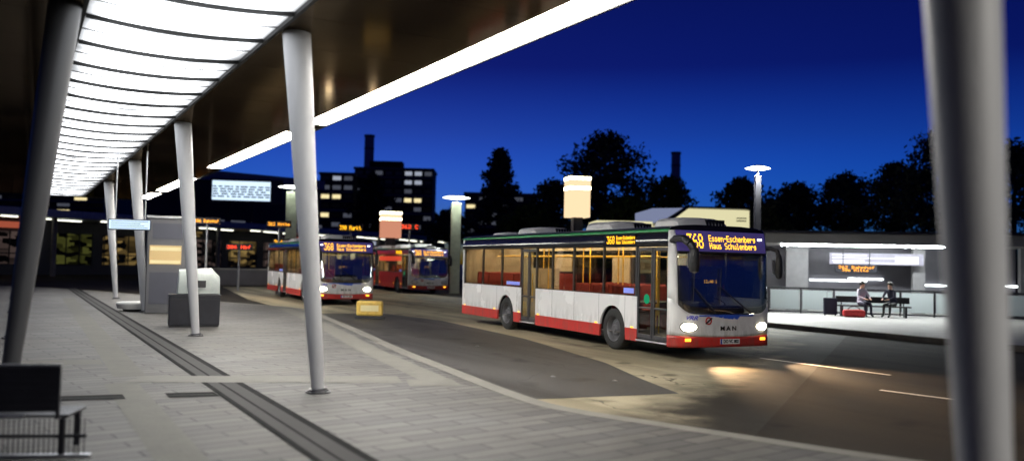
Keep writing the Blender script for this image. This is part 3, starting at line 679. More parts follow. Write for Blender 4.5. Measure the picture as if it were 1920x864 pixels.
    q = M(); q.box(-.004, .0, 7.6, 8.5, 1.34, 1.44); q.build('window_sticker', MT['sticker'], r)
    # roof units
    for (x0, x1, y0, y1, h) in ((.55, 1.95, .75, 1.75, .24), (.45, 1.75, 3.35, 4.7, .24), (.5, 1.8, 7.6, 8.9, .22), (.5, 1.6, 9.8, 10.8, .12)):
        q = M(); rows = []
        for k in range(9):
            a = math.pi * k / 8; f = 1 if 0 < k < 8 else 1
            x = (x0 + x1) / 2 - (x1 - x0) / 2 * math.copysign(abs(math.cos(a)) ** .5, math.cos(a)); z = RZ + .06 + h * math.sin(a) ** .5
            rows.append([(x, y0 + .0, RZ + .05), (x, y0 + .10, z - .05 * (z > RZ + .1)), (x, y0 + .25, z), (x, y1 - .1, z), (x, y1, RZ + .06)])
        q.grid(rows); u_ = q.build('roof_unit', MT['podwhite'], r, smooth=True)
        g = M()
        for i in range(6): g.box(x1 - .62 + i * .09, x1 - .565 + i * .09, y0 + .04, y0 + .2, RZ + .10, RZ + .05 + h * .86)
        g.build('grille', MT['ink'], u_)
    # interior
    q = M(); q.box(.06, BW - .06, .45, BL - .12, .40, .43); q.build('cabin_floor', MT['floor'], r)
    q = M(); q.box(.12, BW - .12, .5, BL - .12, 2.52, 2.55); q.box(.10, .35, .5, BL - .12, 2.40, 2.52); q.box(BW - .35, BW - .10, .5, BL - .12, 2.40, 2.52); q.box(.06, BW - .06, BL - .2, BL - .12, .45, 2.5); q.box(1.25, BW - .08, 1.75, 1.80, .45, 2.0); q.box(.1, .7, 6.5, 6.53, .45, 1.85); q.box(.1, .7, 7.58, 7.61, .45, 1.85); q.box(BW - .11, BW - .06, 5.68, 6.6, 1.0, 2.2); q.box(BW - .11, BW - .06, 9.0, 10.2, 1.75, 2.3); q.box(BW - .11, BW - .06, 3.1, 3.9, 1.7, 2.3); q.build('cabin_lining', MT['bench'], r)
    q = M(); q.box(.62, .72, 1.9, BL - .4, 2.49, 2.515); q.box(BW - .72, BW - .62, 1.9, BL - .4, 2.49, 2.515); q.build('ceiling_light', MT['intlight'], r)
    for y in (2.5, 3.4, 4.3, 5.2, 8.1, 9.0, 9.9, 10.8):
        for x in ((.42, .86), (BW - .86, BW - .42)):
            for xx in (x[0] - .2, x[0] + .24) if y not in (5.2,) or x[0] > 1 else ():
                q = M(); b = .42 if y < 7 else .6
                q.box(xx, xx + .42, y, y + .42, b + .38, b + .46); q.box(xx, xx + .42, y + .40, y + .47, b + .44, b + 1.08); q.box(xx + .06, xx + .36, y + .1, y + .36, .43, b + .379)
                q.build('seat', MT['seatred'], r, bevel=.03)
    q = M()
    for (x, y) in ((.75, 1.75), (.75, 3.3), (.75, 4.9), (.35, 6.5), (.35, 7.6), (1.75, 3.3), (1.75, 5.1), (1.75, 7.0), (.85, 8.6), (1.75, 9.5)): q.tube((x, y, .43), (x, y, 2.5), .018, n=8)
    for x in (.8, 1.8): q.tube((x, 1.8, 2.2), (x, 11, 2.2), .016, n=8)
    q.build('grab_pole', MT['pole'], r)
    q = M(); q.box(.3, BW - .3, .42, .8, .45, .95); q.box(1.35, 2.2, .5, .95, .95, 1.12); q.box(1.0, 1.3, .6, 1.2, .6, 1.2); q.build('dashboard', MT['black'], r, bevel=.04)
    q = M(); q.lathe([(.21, -.012), (.235, 0), (.21, .012), (.195, 0), (.21, -.012)], 'z', (0, 0, 0), 24); sw_ = q.build('steering_wheel', MT['black'], r, smooth=True); sw_.location = (1.8, 1.02, 1.18); sw_.rotation_euler.x = R(25)
    q = M(); q.box(1.55, 2.05, 1.35, 1.75, .75, .88); q.box(1.55, 2.05, 1.62, 1.74, .88, 1.7); q.build('driver_seat', MT['black'], r, bevel=.05)
    tk = M(); tk.box(1.22, 1.42, .62, .70, 1.2, 1.36); tk = tk.build('ticket_display', MT['black'], r)
    dm, wd = dots('12.40 1', .07, .36); dm.shift((1.14, .61, 1.62)); dm.build('lettering', MT['amber_lo'], tk, solid=.003)
    return r

YAW = 0.4398
bus = make_bus('white and red bus driving across the road with lit amber display and headlights', 'white and red city buses', '368', 'Essen-Eschenberg', 'Haus Schulenberg', MT['white'], MT['red'], 'DO VC 802')
busA = dup(bus, (-8.35, 37.0, 0), YAW, label='white bus with red skirt partly hidden behind the standalone slanted column')
busB = dup(bus, (-6.2, 53.0, 0), YAW, label='distant white bus with red side, smallest of the three buses')
bus.location = (3.493, 18.073, 0); bus.rotation_euler.z = YAW
MT['shopredglow'] = emat('red lit side sign', (1, .10, .05), .5)
MT['sidered'] = mat('red bus side paint', (.5, .025, .03), .35, var=.15)
for c in busB.children:
    n0 = c.name.split('.')[0]
    if n0 in ('body', 'window_header'):
        for i, s_ in enumerate(c.material_slots):
            s_.link = 'OBJECT'; s_.material = MT['sidered']
    if n0 == 'headlight':
        c.material_slots[0].link = 'OBJECT'; c.material_slots[0].material = MT['alu']
    if n0 == 'window_header' or n0 == 'body': c['label'] = 'red painted side of the bus'
m = M(); m.box(-.05, -.03, 1.7, 6.4, 2.0, 2.3); ad_ = m.build('lit_side_sign', MT['shopredglow'], busB)
# lit headlamps of the near bus throw light on the road
bd = Vector((-math.sin(YAW), math.cos(YAW), 0)); bw = Vector((math.cos(YAW), math.sin(YAW), 0)); B0 = Vector((3.493, 18.073, 0))
for x in (.33, 2.27):
    l = bpy.data.lights.new('headlamp', 'SPOT'); l.energy = 2200; l.color = (1, .66, .36); l.spot_size = R(62); l.spot_blend = .9; l.shadow_soft_size = .08
    o = bpy.data.objects.new('headlamp', l); COL.objects.link(o); o.location = B0 + bw * x - bd * .12 + Vector((0, 0, .70))
    dirv = -bd * 1 + Vector((0, 0, -.16)); o.rotation_euler = dirv.to_track_quat('-Z', 'Y').to_euler()


# ------------------------------------------------------------------ more materials
MT['concrete'] = mat('grey concrete', (.22, .21, .20), .7, var=.2, vscale=2, bump=.2)
MT['stone'] = mat('pale stone', (.45, .45, .43), .55, var=.15, vscale=3)
MT['anth'] = mat('anthracite metal', (.022, .022, .028), .38, .3, var=.25, vscale=3)
MT['palehood'] = mat('pale grey hood', (.32, .35, .33), .4, var=.15, vscale=3)
MT['greypanel'] = mat('grey metal panel', (.09, .09, .096), .4, .2, var=.15, vscale=1.5)
MT['yellow'] = mat('yellow plastic', (.62, .42, .09), .45, var=.25, vscale=5)
MT['wallnight'] = mat('dark facade', (.05, .052, .07), .6, var=.25, vscale=.3)
MT['brickdark'] = mat('dark render', (.030, .032, .030), .8, var=.3, vscale=.2)
MT['bluegrey'] = mat('blue grey roof edge', (.42, .47, .62), .45, .3, var=.15)
MT['facgrey'] = mat('grey fascia', (.17, .165, .16), .55, var=.2, vscale=.3)
MT['winblue'] = mat('dark window glass', (.02, .025, .04), .08, spec=.8)
MT['wincold'] = emat('cold lit window', (.75, .82, 1), .38)
MT['winwarm'] = emat('warm lit window', (1, .84, .45), .85)
MT['winfaint'] = emat('faint lit window', (.55, .6, .8), .09)
def shop(name, c, s0):
    m = bpy.data.materials.new(name); m.use_nodes = True
    n = m.node_tree.nodes; l = m.node_tree.links; n.remove(n['Principled BSDF'])
    e = n.new('ShaderNodeEmission'); tc = n.new('ShaderNodeTexCoord'); mp = n.new('ShaderNodeMapping'); mp.inputs['Scale'].default_value = (1.1, 1, 2.6); l.new(tc.outputs['Object'], mp.inputs[0])
    v = n.new('ShaderNodeTexVoronoi'); v.distance = 'CHEBYCHEV'; v.inputs['Scale'].default_value = .9; l.new(mp.outputs[0], v.inputs[0])
    sx = n.new('ShaderNodeSeparateColor'); l.new(v.outputs['Color'], sx.inputs[0])
    r = n.new('ShaderNodeValToRGB'); r.color_ramp.elements[0].color = (.004, .004, .006, 1); r.color_ramp.elements[0].position = .35; r.color_ramp.elements[1].color = (*c, 1); l.new(sx.outputs[0], r.inputs[0])
    l.new(r.outputs[0], e.inputs[0]); e.inputs[1].default_value = s0; l.new(e.outputs[0], n['Material Output'].inputs[0]); return m
MT['shopwarm'] = shop('warm shop window', (1, .66, .22), .2)
MT['shopgreen'] = shop('green yellow shop window', (.5, .52, .12), .09)
MT['shopdim'] = shop('dim shop window', (.55, .38, .34), .12)
MT['shopred'] = emat('red shop sign', (1, .22, .12), .3)
MT['tube'] = emat('fluorescent tube', (1, 1, .80), 3.2)
MT['tubecold'] = emat('cold led tube', (.93, 1, 1), 110)
MT['walltube'] = emat('cold wall tube', (.93, 1, 1), 7)
MT['screenblue'] = emat('display backlight', (.62, .80, 1), 1.15)
MT['screenrow'] = mat('display row', (.05, .10, .22), .5)
MT['lantern'] = emat('warm lantern diffuser', (1, .74, .44), .95)
MT['lanternhot'] = emat('warm lantern lamp', (1, .86, .52), 9)
MT['lanternlow'] = emat('rosy lantern diffuser', (1, .42, .26), .55)
MT['mast'] = emat('led mast head', (.96, 1, .90), 9)
MT['mastpost'] = mat('mast post', (.50, .56, .42), .5, .1, var=.15)
MT['cream'] = emat('glowing cream facade', (.90, .84, .50), .72)  # glow stands in for light falling on the wall
MT['paleblue'] = emat('glowing pale blue roof', (.40, .46, .72), .42)  # same stand-in glow for the roof, no lamp behind it
MT['steel'] = mat('galvanised steel', (.42, .43, .45), .35, .8, var=.15, vscale=6)
def frost():
    m = bpy.data.materials.new('frosted rail glass'); m.use_nodes = True
    n = m.node_tree.nodes; l = m.node_tree.links; n.remove(n['Principled BSDF'])
    d = n.new('ShaderNodeBsdfDiffuse'); d.inputs[0].default_value = (.72, .80, .80, 1); t = n.new('ShaderNodeBsdfTranslucent'); t.inputs[0].default_value = (.80, .88, .88, 1)
    x = n.new('ShaderNodeMixShader'); x.inputs[0].default_value = .55; l.new(d.outputs[0], x.inputs[1]); l.new(t.outputs[0], x.inputs[2]); l.new(x.outputs[0], n['Material Output'].inputs[0]); return m
MT['frost'] = frost()
MT['lavwall'] = mat('lavender grey wall panel', (.085, .08, .095), .55, var=.2, vscale=.7)
MT['palewall'] = mat('pale column render', (.16, .155, .16), .6, var=.12)
MT['skin'] = mat('skin', (.52, .30, .21), .55, var=.1)
MT['hair'] = mat('dark hair', (.02, .016, .014), .6, bump=.4, bscale=80)
MT['lav'] = mat('pale lavender fabric', (.48, .44, .54), .85, var=.15, vscale=8)
MT['navy'] = mat('navy fabric', (.018, .018, .04), .85, var=.25, vscale=8)
MT['redbag'] = mat('red bag fabric', (.5, .03, .03), .6, var=.2, vscale=8)
MT['bark'] = mat('bark', (.05, .04, .03), .9, var=.3, vscale=6, bump=.5, bscale=12)
def leafmat(name, c):
    m = mat(name, c, .7, var=.45, vscale=.9, spec=.2); return m
MT['stack'] = mat('pale chimney concrete', (.6, .6, .62), .7, var=.1)
MT['leafdark'] = leafmat('dark foliage', (.045, .060, .038)); MT['leaf'] = leafmat('green foliage', (.04, .07, .02)); MT['leafblue'] = leafmat('bluish foliage', (.045, .060, .060))

# ------------------------------------------------------------------ platform furniture
bn = thing('bench', 'black metal bench with mesh back at the lower left corner of the pavement', 'bench', (-3.72, 7.78, PZ), R(9))
m = M()
m.box(-2.0, -.30, -.012, .012, .40, .775)
for z in (.45, .52, .59, .66, .73): m.box(-2.0, -.30, -.018, -.013, z, z + .012)
m.box(-2.0, -.27, -.02, .02, .776, .80); m.box(-.30, -.27, -.02, .02, .34, .775); m.build('backrest', MT['anth'], bn, bevel=.006)
m = M(); m.tube((-2, -.0, .812), (-.27, -.0, .812), .012, n=10); m.tube((-2, -.03, .37), (-.55, -.03, .37), .02, n=10); m.build('rail', MT['steel'], bn, smooth=True)
m = M()
for i in range(12): m.box(-2.0, -.2, .03 + i * .04, .06 + i * .04, .345, .37)
m.build('seat', MT['anth'], bn, bevel=.004)
for x in (-1.7, -.25):
    m = M(); m.box(x - .025, x + .025, .0, .06, .02, .34); m.box(x - .025, x + .025, .40, .46, .02, .34); m.build('leg', MT['anth'], bn, bevel=.004)
m = M()
for i in range(46): m.tube((-1.95 + i * .042, .02, .03), (-1.95 + i * .042, .02, .34), .005, n=6)
m.box(-2.0, -.04, .012, .028, .17, .20); m.build('wire_panel', MT['anth'], bn)
m = M(); m.box(-2.0, .0, -.02, .05, 0, .028); m.build('foot_bar', MT['steel'], bn, bevel=.006)

b = thing('litter_bin', 'dark anthracite litter bin with pale rounded hood in front of the second slanted column', 'litter bin', (-8.25, 22.6, PZ), R(24))
m = M(); m.box(-.62, .62, -.28, .28, .04, .80); m.box(-.64, .64, -.30, .30, .80, .84); m.build('body', MT['anth'], b, bevel=.02)
m = M(); m.box(-.6, .6, -.26, .26, 0, .04); m.build('base', MT['black'], b)
m = M(); rows = []
for k in range(11):
    a = math.pi * k / 10
    rows.append([(-.42, -.27 * math.cos(a), .84 + .02 + .0), (-.40, -.27 * math.cos(a), .86 + .62 * math.sin(a) ** .45), (.40, -.27 * math.cos(a), .86 + .66 * math.sin(a) ** .45), (.60, -.27 * math.cos(a), .86 + .45 * math.sin(a) ** .6), (.60, -.27 * math.cos(a), .85)])
m.grid(rows); h = m.build('hood', MT['palehood'], b, smooth=True)
m = M(); m.box(-.2, .25, -.292, -.27, 1.02, 1.2); m.build('opening', MT['black'], h)
m = M(); m.box(-.60, .60, -.296, -.282, .70, .72); m.box(-.012, .012, -.296, -.282, .08, .70); m.build('door_seam', MT['black'], b)

st = thing('round_stone_seat', 'low round pale stone seat on the paving left of the litter bin', 'seat', (-12.3, 28.4, PZ))
m = M(); m.lathe([(0, .30), (.50, .30), (.56, .28), (.58, .24), (.54, .08), (0, .08)], n=32); m.build('top', MT['stone'], st, smooth=True)
m = M(); m.lathe([(0, .08), (.38, .08), (.36, 0), (0, 0)], n=24); m.build('base', MT['black'], st)

b2 = thing('waiting_bench', 'dark waiting bench with light metal armrests behind the litter bin', 'bench', (-12.0, 31.5, PZ), R(24))
m = M()
for z in (.62, .72, .82): m.box(-1.2, 1.2, .20, .23, z, z + .08)
m.build('backrest', MT['anth'], b2); m = M(); m.box(-1.2, 1.2, -.25, .2, .42, .47); m.build('seat', MT['anth'], b2)
for x in (-1.1, 1.1): m = M(); m.box(x - .03, x + .03, -.22, .2, 0, .42); m.build('leg', MT['steel'], b2)
for x in (-1.18, 0, 1.18): m = M(); m.box(x - .03, x + .03, -.24, .2, .66, .70); m.box(x - .03, x + .03, -.24, -.2, .47, .66); m.build('armrest', MT['steel'], b2)

st = thing('information_pillar', 'tall grey information pillar with a warm lit panel behind the litter bin', 'info pillar', (-11.0, 27.6, PZ), R(24))
m = M(); m.box(-.6, .6, -.16, .16, 0, 3.0); m.build('body', MT['greypanel'], st, bevel=.03)
m = M(); m.box(-.64, .64, -.2, .2, 3.0, 3.09); m.build('cap', MT['steel'], st, bevel=.02)
m = M(); m.box(-.52, .42, -.172, -.162, 1.55, 2.15); pn = m.build('lit_panel', mat('warm panel', (.3, .22, .1), .4, emit=(1, .66, .28), estr=.28), st)
m = M(); m.box(-.5, .4, -.18, -.174, 1.98, 2.10); m.box(-.5, .4, -.18, -.174, 1.58, 1.68); m.build('lamp_tube', MT['winwarm'], pn)
m = M(); m.box(-.5, .5, -.17, -.162, .3, 1.3); m.box(-.45, .45, -.17, -.162, 2.35, 2.85); m.build('notice_board', MT['wallnight'], st)

dd = thing('hanging_departure_board', 'small bright blue-white departure board hanging under the canopy end', 'display board', at(243, 421, 25), R(14))
m = M(); m.box(-.58, .58, 0, .14, -.16, .16); m.build('housing', MT['anth'], dd, bevel=.02)
m = M(); m.box(-.55, .55, -.012, -.004, -.13, .13); sc = m.build('screen', MT['screenblue'], dd)
m = M()
for i in range(4): m.box(-.5, .5 - .1 * (i % 3), -.016, -.013, -.10 + i * .06, -.085 + i * .06)
m.build('text_rows', MT['screenrow'], sc)
m = M(); hz = SZ - at(243, 421, 25).z; 
for x in (-.4, .4): m.tube((x, .07, .16), (x, .07, hz), .02, n=8)
m.build('hanger', MT['steel'], dd)

yb = thing('traffic_bollard', 'yellow box-shaped traffic bollard on the road beside the far kerb tip', 'bollard', at(693, 596, 29.3) * 1.0, R(6)); yb.location.z = 0
m = M(); m.box(-.44, .44, -.2, .2, .10, .60); m.build('body', MT['yellow'], yb, bevel=.07)
m = M(); m.box(-.50, .50, -.25, .25, 0, .10); m.build('base', MT['black'], yb, bevel=.02)
m = M(); m.box(-.30, .30, -.212, -.203, .26, .46); m.build('reflector', mat('pale reflector', (.7, .62, .35), .3), yb)

# ------------------------------------------------------------------ lamps
def lantern(px, ytop, ybot, Y, wpx, label, low):
    p = at(px, ytop, Y); q = at(px, ybot, Y); w = wpx / FPX * Y / 2
    r = thing('lantern_lamp', label, 'street lamp', (p.x, p.y, 0), R(12), 'warm square lanterns on posts')
    h = p.z - q.z
    m = M(); m.box(-w * .45, w * .45, -w * .45, w * .45, 0, q.z); m.build('post', MT['anth'], r)
    m = M(); m.box(-w, w, -w, w, q.z, q.z + h * .68); m.build('diffuser', low, r, bevel=.03)
    m = M(); m.box(-w * 1.02, w * 1.02, -w * 1.02, w * 1.02, q.z + h * .682, q.z + h * .76); m.build('lamp_band', MT['lanternhot'], r)
    m = M(); m.box(-w, w, -w, w, q.z + h * .762, q.z + h * .92); m.build('diffuser', MT['lantern'], r)
    m = M(); m.box(-w * 1.02, w * 1.02, -w * 1.02, w * 1.02, q.z + h * .922, p.z); m.build('lamp_band', MT['lanternhot'], r)
    m = M(); m.box(-w * 1.08, w * 1.08, -w * 1.08, w * 1.08, p.z + .002, p.z + .09); m.build('cap', MT['anth'], r)
lantern(1083, 333, 408, 42, 40, 'big warm glowing square lantern above the bus roof', MT['lantern'])
lantern(733, 398, 446, 62, 38, 'smaller rosy glowing lantern in front of the dark apartment tower', MT['lanternlow'])
def mast(px, yh, Y, wpx, ppx, label, glow):
    p = at(px, yh, Y); w = wpx / FPX * Y / 2; pw = ppx / FPX * Y / 2
    r = thing('mast_lamp', label, 'street lamp', (p.x, p.y, 0), R(10), 'mast lamps with flat bright heads')
    m = M(); m.box(-pw, pw, -pw * .6, pw * .6, 0, p.z - .32); m.build('post', glow, r, bevel=.02)
    m = M(); m.tube((0, 0, p.z - .32), (0, 0, p.z - .06), .05, n=8); m.build('neck', MT['anth'], r)
    m = M(); m.lathe([(0, -.06), (w * .55, -.06), (w, .0), (w * .55, .07), (0, .07)], c=(0, 0, p.z), n=24); m.build('lamp_head', MT['mast'], r, smooth=True)
    m = M(); m.lathe([(0, .075), (w * .62, .075), (w * .4, .13), (0, .13)], c=(0, 0, p.z), n=24); m.build('cap', MT['anth'], r)
def lamp(px, py, Y, e, col=(.97, 1, .93), size=150):
    l = bpy.data.lights.new('mast_light', 'SPOT'); l.energy = e; l.color = col; l.spot_size = R(size); l.spot_blend = .5; l.shadow_soft_size = .35
    o = bpy.data.objects.new('mast_light', l); COL.objects.link(o); o.location = at(px, py, Y) - Vector((0, 0, .12))
lamp(1421, 316, 38, 12500); lamp(856, 371, 55, 3500); lamp(548, 351, 58, 3500)
mast(1421, 316, 38, 46, 12, 'tall mast lamp with bright white head above the right shelter', MT['anth'])
mast(856, 371, 55, 52, 18, 'greenish lit mast lamp right of the apartment tower', MT['mastpost'])
mast(548, 351, 58, 50, 20, 'greenish mast lamp partly behind the standalone slanted column', MT['mastpost'])

# stop displays on posts
def stop(px, py, Y, wpx, hpx, label, material, body):
    p = at(px, py, Y); w = wpx / FPX * Y / 2; h = hpx / FPX * Y
    r = thing('stop_display', label, 'display board', (p.x, p.y, 0), R(4), 'amber stop displays on posts')
    m = M(); m.box(-w - .08, w + .08, .0, .16, p.z - h * .5 - .10, p.z + h * .5 + .10); hs = m.build('housing', MT['anth'], r, bevel=.02)
    m = M(); m.tube((0, .1, 0), (0, .1, p.z - h * .5 - .10), .06, n=10); m.build('post', MT['steel'], r)
    dm, wd = dots(body, h, 2 * w); dm.shift((-w, -.006, p.z - h / 2)); dm.build('lettering', material, hs, solid=.006)
stop(388, 414, 46, 44, 6, 'leftmost amber stop display on a post, between the two left columns', MT['orange'], '306 Bahnhof')
stop(523, 420, 48, 40, 6, 'amber stop display on a post just left of the standalone column', MT['orange'], '362 Mitte')
stop(657, 427, 52, 40, 8, 'amber stop display on a post above the column-side bus', MT['amber'], '390 Markt')
stop(536, 454, 50, 44, 7, 'low amber stop display on a post behind the parked white bus', MT['amber'], '384 Haus')
stop(448, 463, 52, 44, 6, 'red-orange stop display on a post in front of the green shop windows', MT['redled'], '306 Hbf')
stop(768, 425, 66, 32, 7, 'red-orange stop display on a post right of the rosy lantern', MT['redled'], '362 C')

# ------------------------------------------------------------------ long station roof on the left
A_ = Vector((-44, 66, 0)); B_ = Vector((-5.5, 136, 0)); dv = (B_ - A_); LEN = dv.length; RA = math.atan2(dv.y, dv.x)
sr = thing('station_roof', 'long low station roof with light tubes and lit shop fronts behind the buses', 'station building', A_, RA)
m = M(); m.box(-6, LEN, -.3, 9, 5.1, 5.75); m.build('roof', MT['bluegrey'], sr, bevel=.05)
for i in range(9):
    x = 1 + i * 9.2; m = M(); m.tube((x, 1, 0), (x, 1, 5.1), .22, n=12); m.build('column', MT['concrete'], sr)
for i in range(26):
    x = -4 + i * 3.05; m = M(); m.box(x, x + 1.4 + (i % 3) * .6, .4 + (i % 3) * 1.1, .5 + (i % 3) * 1.1, 4.95, 5.03); m.build('light_tube', MT['tube'], sr)
m = M(); m.box(-6, LEN, 6, 6.4, 0, 5.1); m.build('back_wall', MT['wallnight'], sr)
mats_ = ['shopdim', 'shopwarm', 'shopdim', 'shopgreen', 'shopwarm', 'shopgreen', 'shopdim', 'shopwarm', 'shopdim', 'shopdim', 'shopwarm', 'shopdim', 'wincold', 'shopdim']
for i, q in enumerate(mats_):
    x = -3 + i * 5.4; m = M(); m.box(x, x + 4.2, 5.9, 5.98, 1.0, 3.9); w_ = m.build('shop_window', MT[q], sr)
    m = M()
    for k in range(4): m.box(x + k * 1.36, x + k * 1.36 + .1, 5.82, 5.89, .9, 4.0)
    m.box(x + .1, x + 4.1, 5.83, 5.88, 1.9, 2.0); m.build('frame', MT['anth'], w_)
for i, (x, q) in enumerate(((8, 'shopred'), (27, 'shopwarm'), (44, 'shopred'), (58, 'wincold'))):
    m = M(); m.box(x, x + 3.5, 5.6, 5.85, 4.2, 4.75); m.build('sign', MT[q], sr)
lw = thing('low_wall', 'low lavender grey wall between the platform and the far shops', 'wall', at(330, 500, 60).xy.to_3d(), R(35))
m = M(); m.box(-2, 14, -.2, .2, 0, 1.1); m.build('wall', MT['lavwall'], lw); m = M(); m.box(-2.05, 14.05, -.25, .25, 1.1, 1.2); m.build('coping', MT['concrete'], lw)

# building with the big display screen
p = at(245, 420, 128); q = at(600, 420, 150); ra = math.atan2(q.y - p.y, q.x - p.x); ln = (q - p).length
sb = thing('screen_building', 'flat-roofed dark building carrying a large blue-white display screen', 'building', (p.x, p.y, 0), ra)
zt = at(400, 318, 135).z
m = M(); m.box(0, ln, 0, 12, 0, zt - 1.6); m.build('wall', MT['wallnight'], sb)
m = M(); m.box(-.4, ln + .4, -.5, 12.4, zt - 1.6, zt); m.build('roof', mat('pale grey roof fascia', (.5, .48, .47), .6, var=.15, vscale=.3), sb)
for r_ in range(2):
    for c_ in range(9):
        x = 1 + c_ * ln / 9; m = M(); m.box(x, x + ln / 9 - .7, -.06, -.01, 3.2 + r_ * 3.0, 5.0 + r_ * 3.0); m.build('window', MT['winfaint'] if (c_ * 5 + r_ * 3) % 4 else MT['winblue'], sb)
s0 = at(402, 339, 131); s1 = at(505, 377, 131)
sx = (s0.xy - p.xy).length; sc_ = thing('display_screen', 'big rectangular display screen with rows of pale blue-white text', 'display board', (s0.x, s0.y - .8, s1.z), R(8))
w_ = (s1.x - s0.x) / math.cos(R(8)); h_ = s0.z - s1.z
m = M(); m.box(-.35, w_ + 1.9, .05, .6, -.35, h_ + .35); m.build('housing', MT['greypanel'], sc_, bevel=.05)
m = M(); m.box(-.2, w_ + .2, .02, .045, -.2, h_ + .2); fr = m.build('frame', MT['ink'], sc_)
m = M(); m.box(0, w_, -.03, .015, 0, h_); fr = m.build('screen', MT['screenblue'], sc_)
random.seed(3)
for i in range(5):
    m = M(); x = .1; z = h_ - .95 - i * (h_ - 1.0) / 5
    while x < w_ - .5:
        l_ = random.uniform(.3, 1.1); m.box(x, min(x + l_, w_ - .1), -.045, -.034, z, z + .20); x += l_ + random.uniform(.15, .4)
    m.build('text_row', MT['screenrow'], fr)
m = M(); m.tube((w_ * .3, .4, -s1.z), (w_ * .3, .4, -.35), .25, n=10); m.tube((w_ * .7, .4, -s1.z), (w_ * .7, .4, -.35), .25, n=10); m.build('mast', MT['anth'], sc_)

# ------------------------------------------------------------------ apartment blocks
def block(name, label, pxl, pxr, ytop, Y, rows, cols, lit, wall, extra=None, dep=14, z0=8.0):
    a = at(pxl, ytop, Y); b = at(pxr, ytop, Y); w = b.x - a.x; H = a.z
    r = thing(name, label, 'building', (a.x, a.y, 0), R(1))
    m = M(); m.box(0, w, 0, dep, 0, H); m.build('wall', wall, r)
    m = M(); m.box(-.3, w + .3, -.3, dep + .3, H + .005, H + .7); m.build('roof', MT['facgrey'], r)
    if extra:
        ea = at(extra[0], extra[2], Y); eb = at(extra[1], extra[2], Y)
        m = M(); m.box(ea.x - a.x, eb.x - a.x, 3, 9, H + .7, ea.z); m.build('roof_hut', wall, r)
    fh = (H - z0) / rows; cw = w / cols
    for i in range(rows):
        z = z0 + i * fh
        m = M(); m.box(.2, w - .2, -.55, -.01, z + .0, z + fh * .30); m.build('balcony', MT['facgrey'] if (i % 2) else MT['wallnight'], r)
        for j in range(cols):
            m = M(); m.box(j * cw + cw * .14, (j + 1) * cw - cw * .14, -.09, -.012, z + fh * .42, z + fh * .86)
            m.build('window', MT[lit.get((i, j), 'winfaint' if (i * 7 + j * 3) % 5 == 0 else 'winblue')], r)
L2 = {(7, 6): 'wincold', (7, 5): 'wincold', (6, 5): 'wincold', (6, 6): 'wincold', (4, 5): 'winwarm', (4, 6): 'winwarm', (3, 6): 'winfaint', (7, 2): 'winfaint', (5, 1): 'winfaint', (3, 2): 'winwarm'}
block('apartment_tower', 'dark apartment tower with roof hut and a few lit windows', 665, 812, 317, 260, 8, 8, L2, MT['brickdark'], (690, 752, 299))
L1 = {(6, 1): 'wincold', (6, 2): 'winfaint', (5, 1): 'winfaint', (4, 0): 'winwarm', (4, 1): 'winwarm', (2, 0): 'winwarm', (5, 2): 'winfaint', (1, 1): 'winfaint'}
block('apartment_wing', 'lower dark apartment wing left of the tower with warm lit windows', 600, 664, 327, 252, 7, 3, L1, MT['brickdark'])
L3 = {(4, 1): 'winfaint', (3, 0): 'winwarm', (3, 2): 'winfaint', (2, 3): 'winfaint', (1, 2): 'winfaint'}
block('apartment_house', 'dark flat-roofed apartment house half hidden by trees behind the bus', 872, 1006, 366, 190, 5, 6, L3, MT['brickdark'], (924, 962, 348))

block('office_building', 'dark office building at the left edge behind the station roof', -120, 262, 338, 160, 6, 12, {(3, 8): 'winwarm', (2, 10): 'winfaint', (4, 5): 'winfaint', (1, 7): 'winwarm'}, MT['brickdark'])
def stack_(px0, px1, ytop, Y, label):
    a = at(px0, ytop, Y); b = at(px1, ytop, Y); w = (b.x - a.x) / 2
    r = thing('chimney_stack', label, 'chimney', ((a.x + b.x) / 2, a.y, 0))
    m = M(); m.tube((0, 0, 0), (0, 0, a.z), w * 1.1, w, 20); m.build('shaft', MT['stack'], r, smooth=True)
    m = M(); m.tube((0, 0, a.z), (0, 0, a.z + 1.0), w * 1.12, w * 1.12, 20); m.tube((0, 0, a.z - 6), (0, 0, a.z - 5.4), w * 1.1, w * 1.1, 20); m.build('rim', MT['facgrey'], r)
stack_(684, 702, 257, 420, 'faint tall chimney rising behind the apartment tower')
stack_(1259, 1276, 289, 420, 'faint tall chimney behind the trees above the near bus')

# cream lit pavilion behind the bus
p = at(1225, 440, 60); pv = thing('lit_pavilion', 'cream lit pavilion with a dark slanting roof edge behind the bus roof', 'building', (p.x, p.y, 0), R(3))
def px_(x, y): v = at(x, y, 60); return (v.x - p.x, v.z)
m = M()
cream = [px_(1292, 391), px_(1408, 394), px_(1408, 446), px_(1240, 446), px_(1250, 419)]
m.prism(cream, lambda a, b: (a, 0, b), lambda a, b: (a, 7, b)); m.build('lit_facade', MT['cream'], pv)
m = M(); m.prism([px_(1225, 390), px_(1284, 389), px_(1243, 414), px_(1225, 414)], lambda a, b: (a, .3, b), lambda a, b: (a, 6.5, b)); m.build('glazed_roof', MT['paleblue'], pv)
m = M(); m.prism([px_(1285, 388), px_(1294, 388), px_(1251, 419.5), px_(1240, 416)], lambda a, b: (a, -.2, b), lambda a, b: (a, 7.1, b)); m.box(px_(1290, 0)[0], px_(1411, 0)[0], -.2, 7.2, px_(1400, 392)[1], px_(1400, 389)[1]); m.build('roof_edge', MT['anth'], pv)
m = M(); x1 = px_(1407, 0)[0]; x0 = px_(1388, 0)[0]
for y in (408, 413): m.box(x0, x1, -.03, -.005, px_(1400, y + 2)[1], px_(1400, y)[1])
m.build('louvre', MT['anth'], pv)
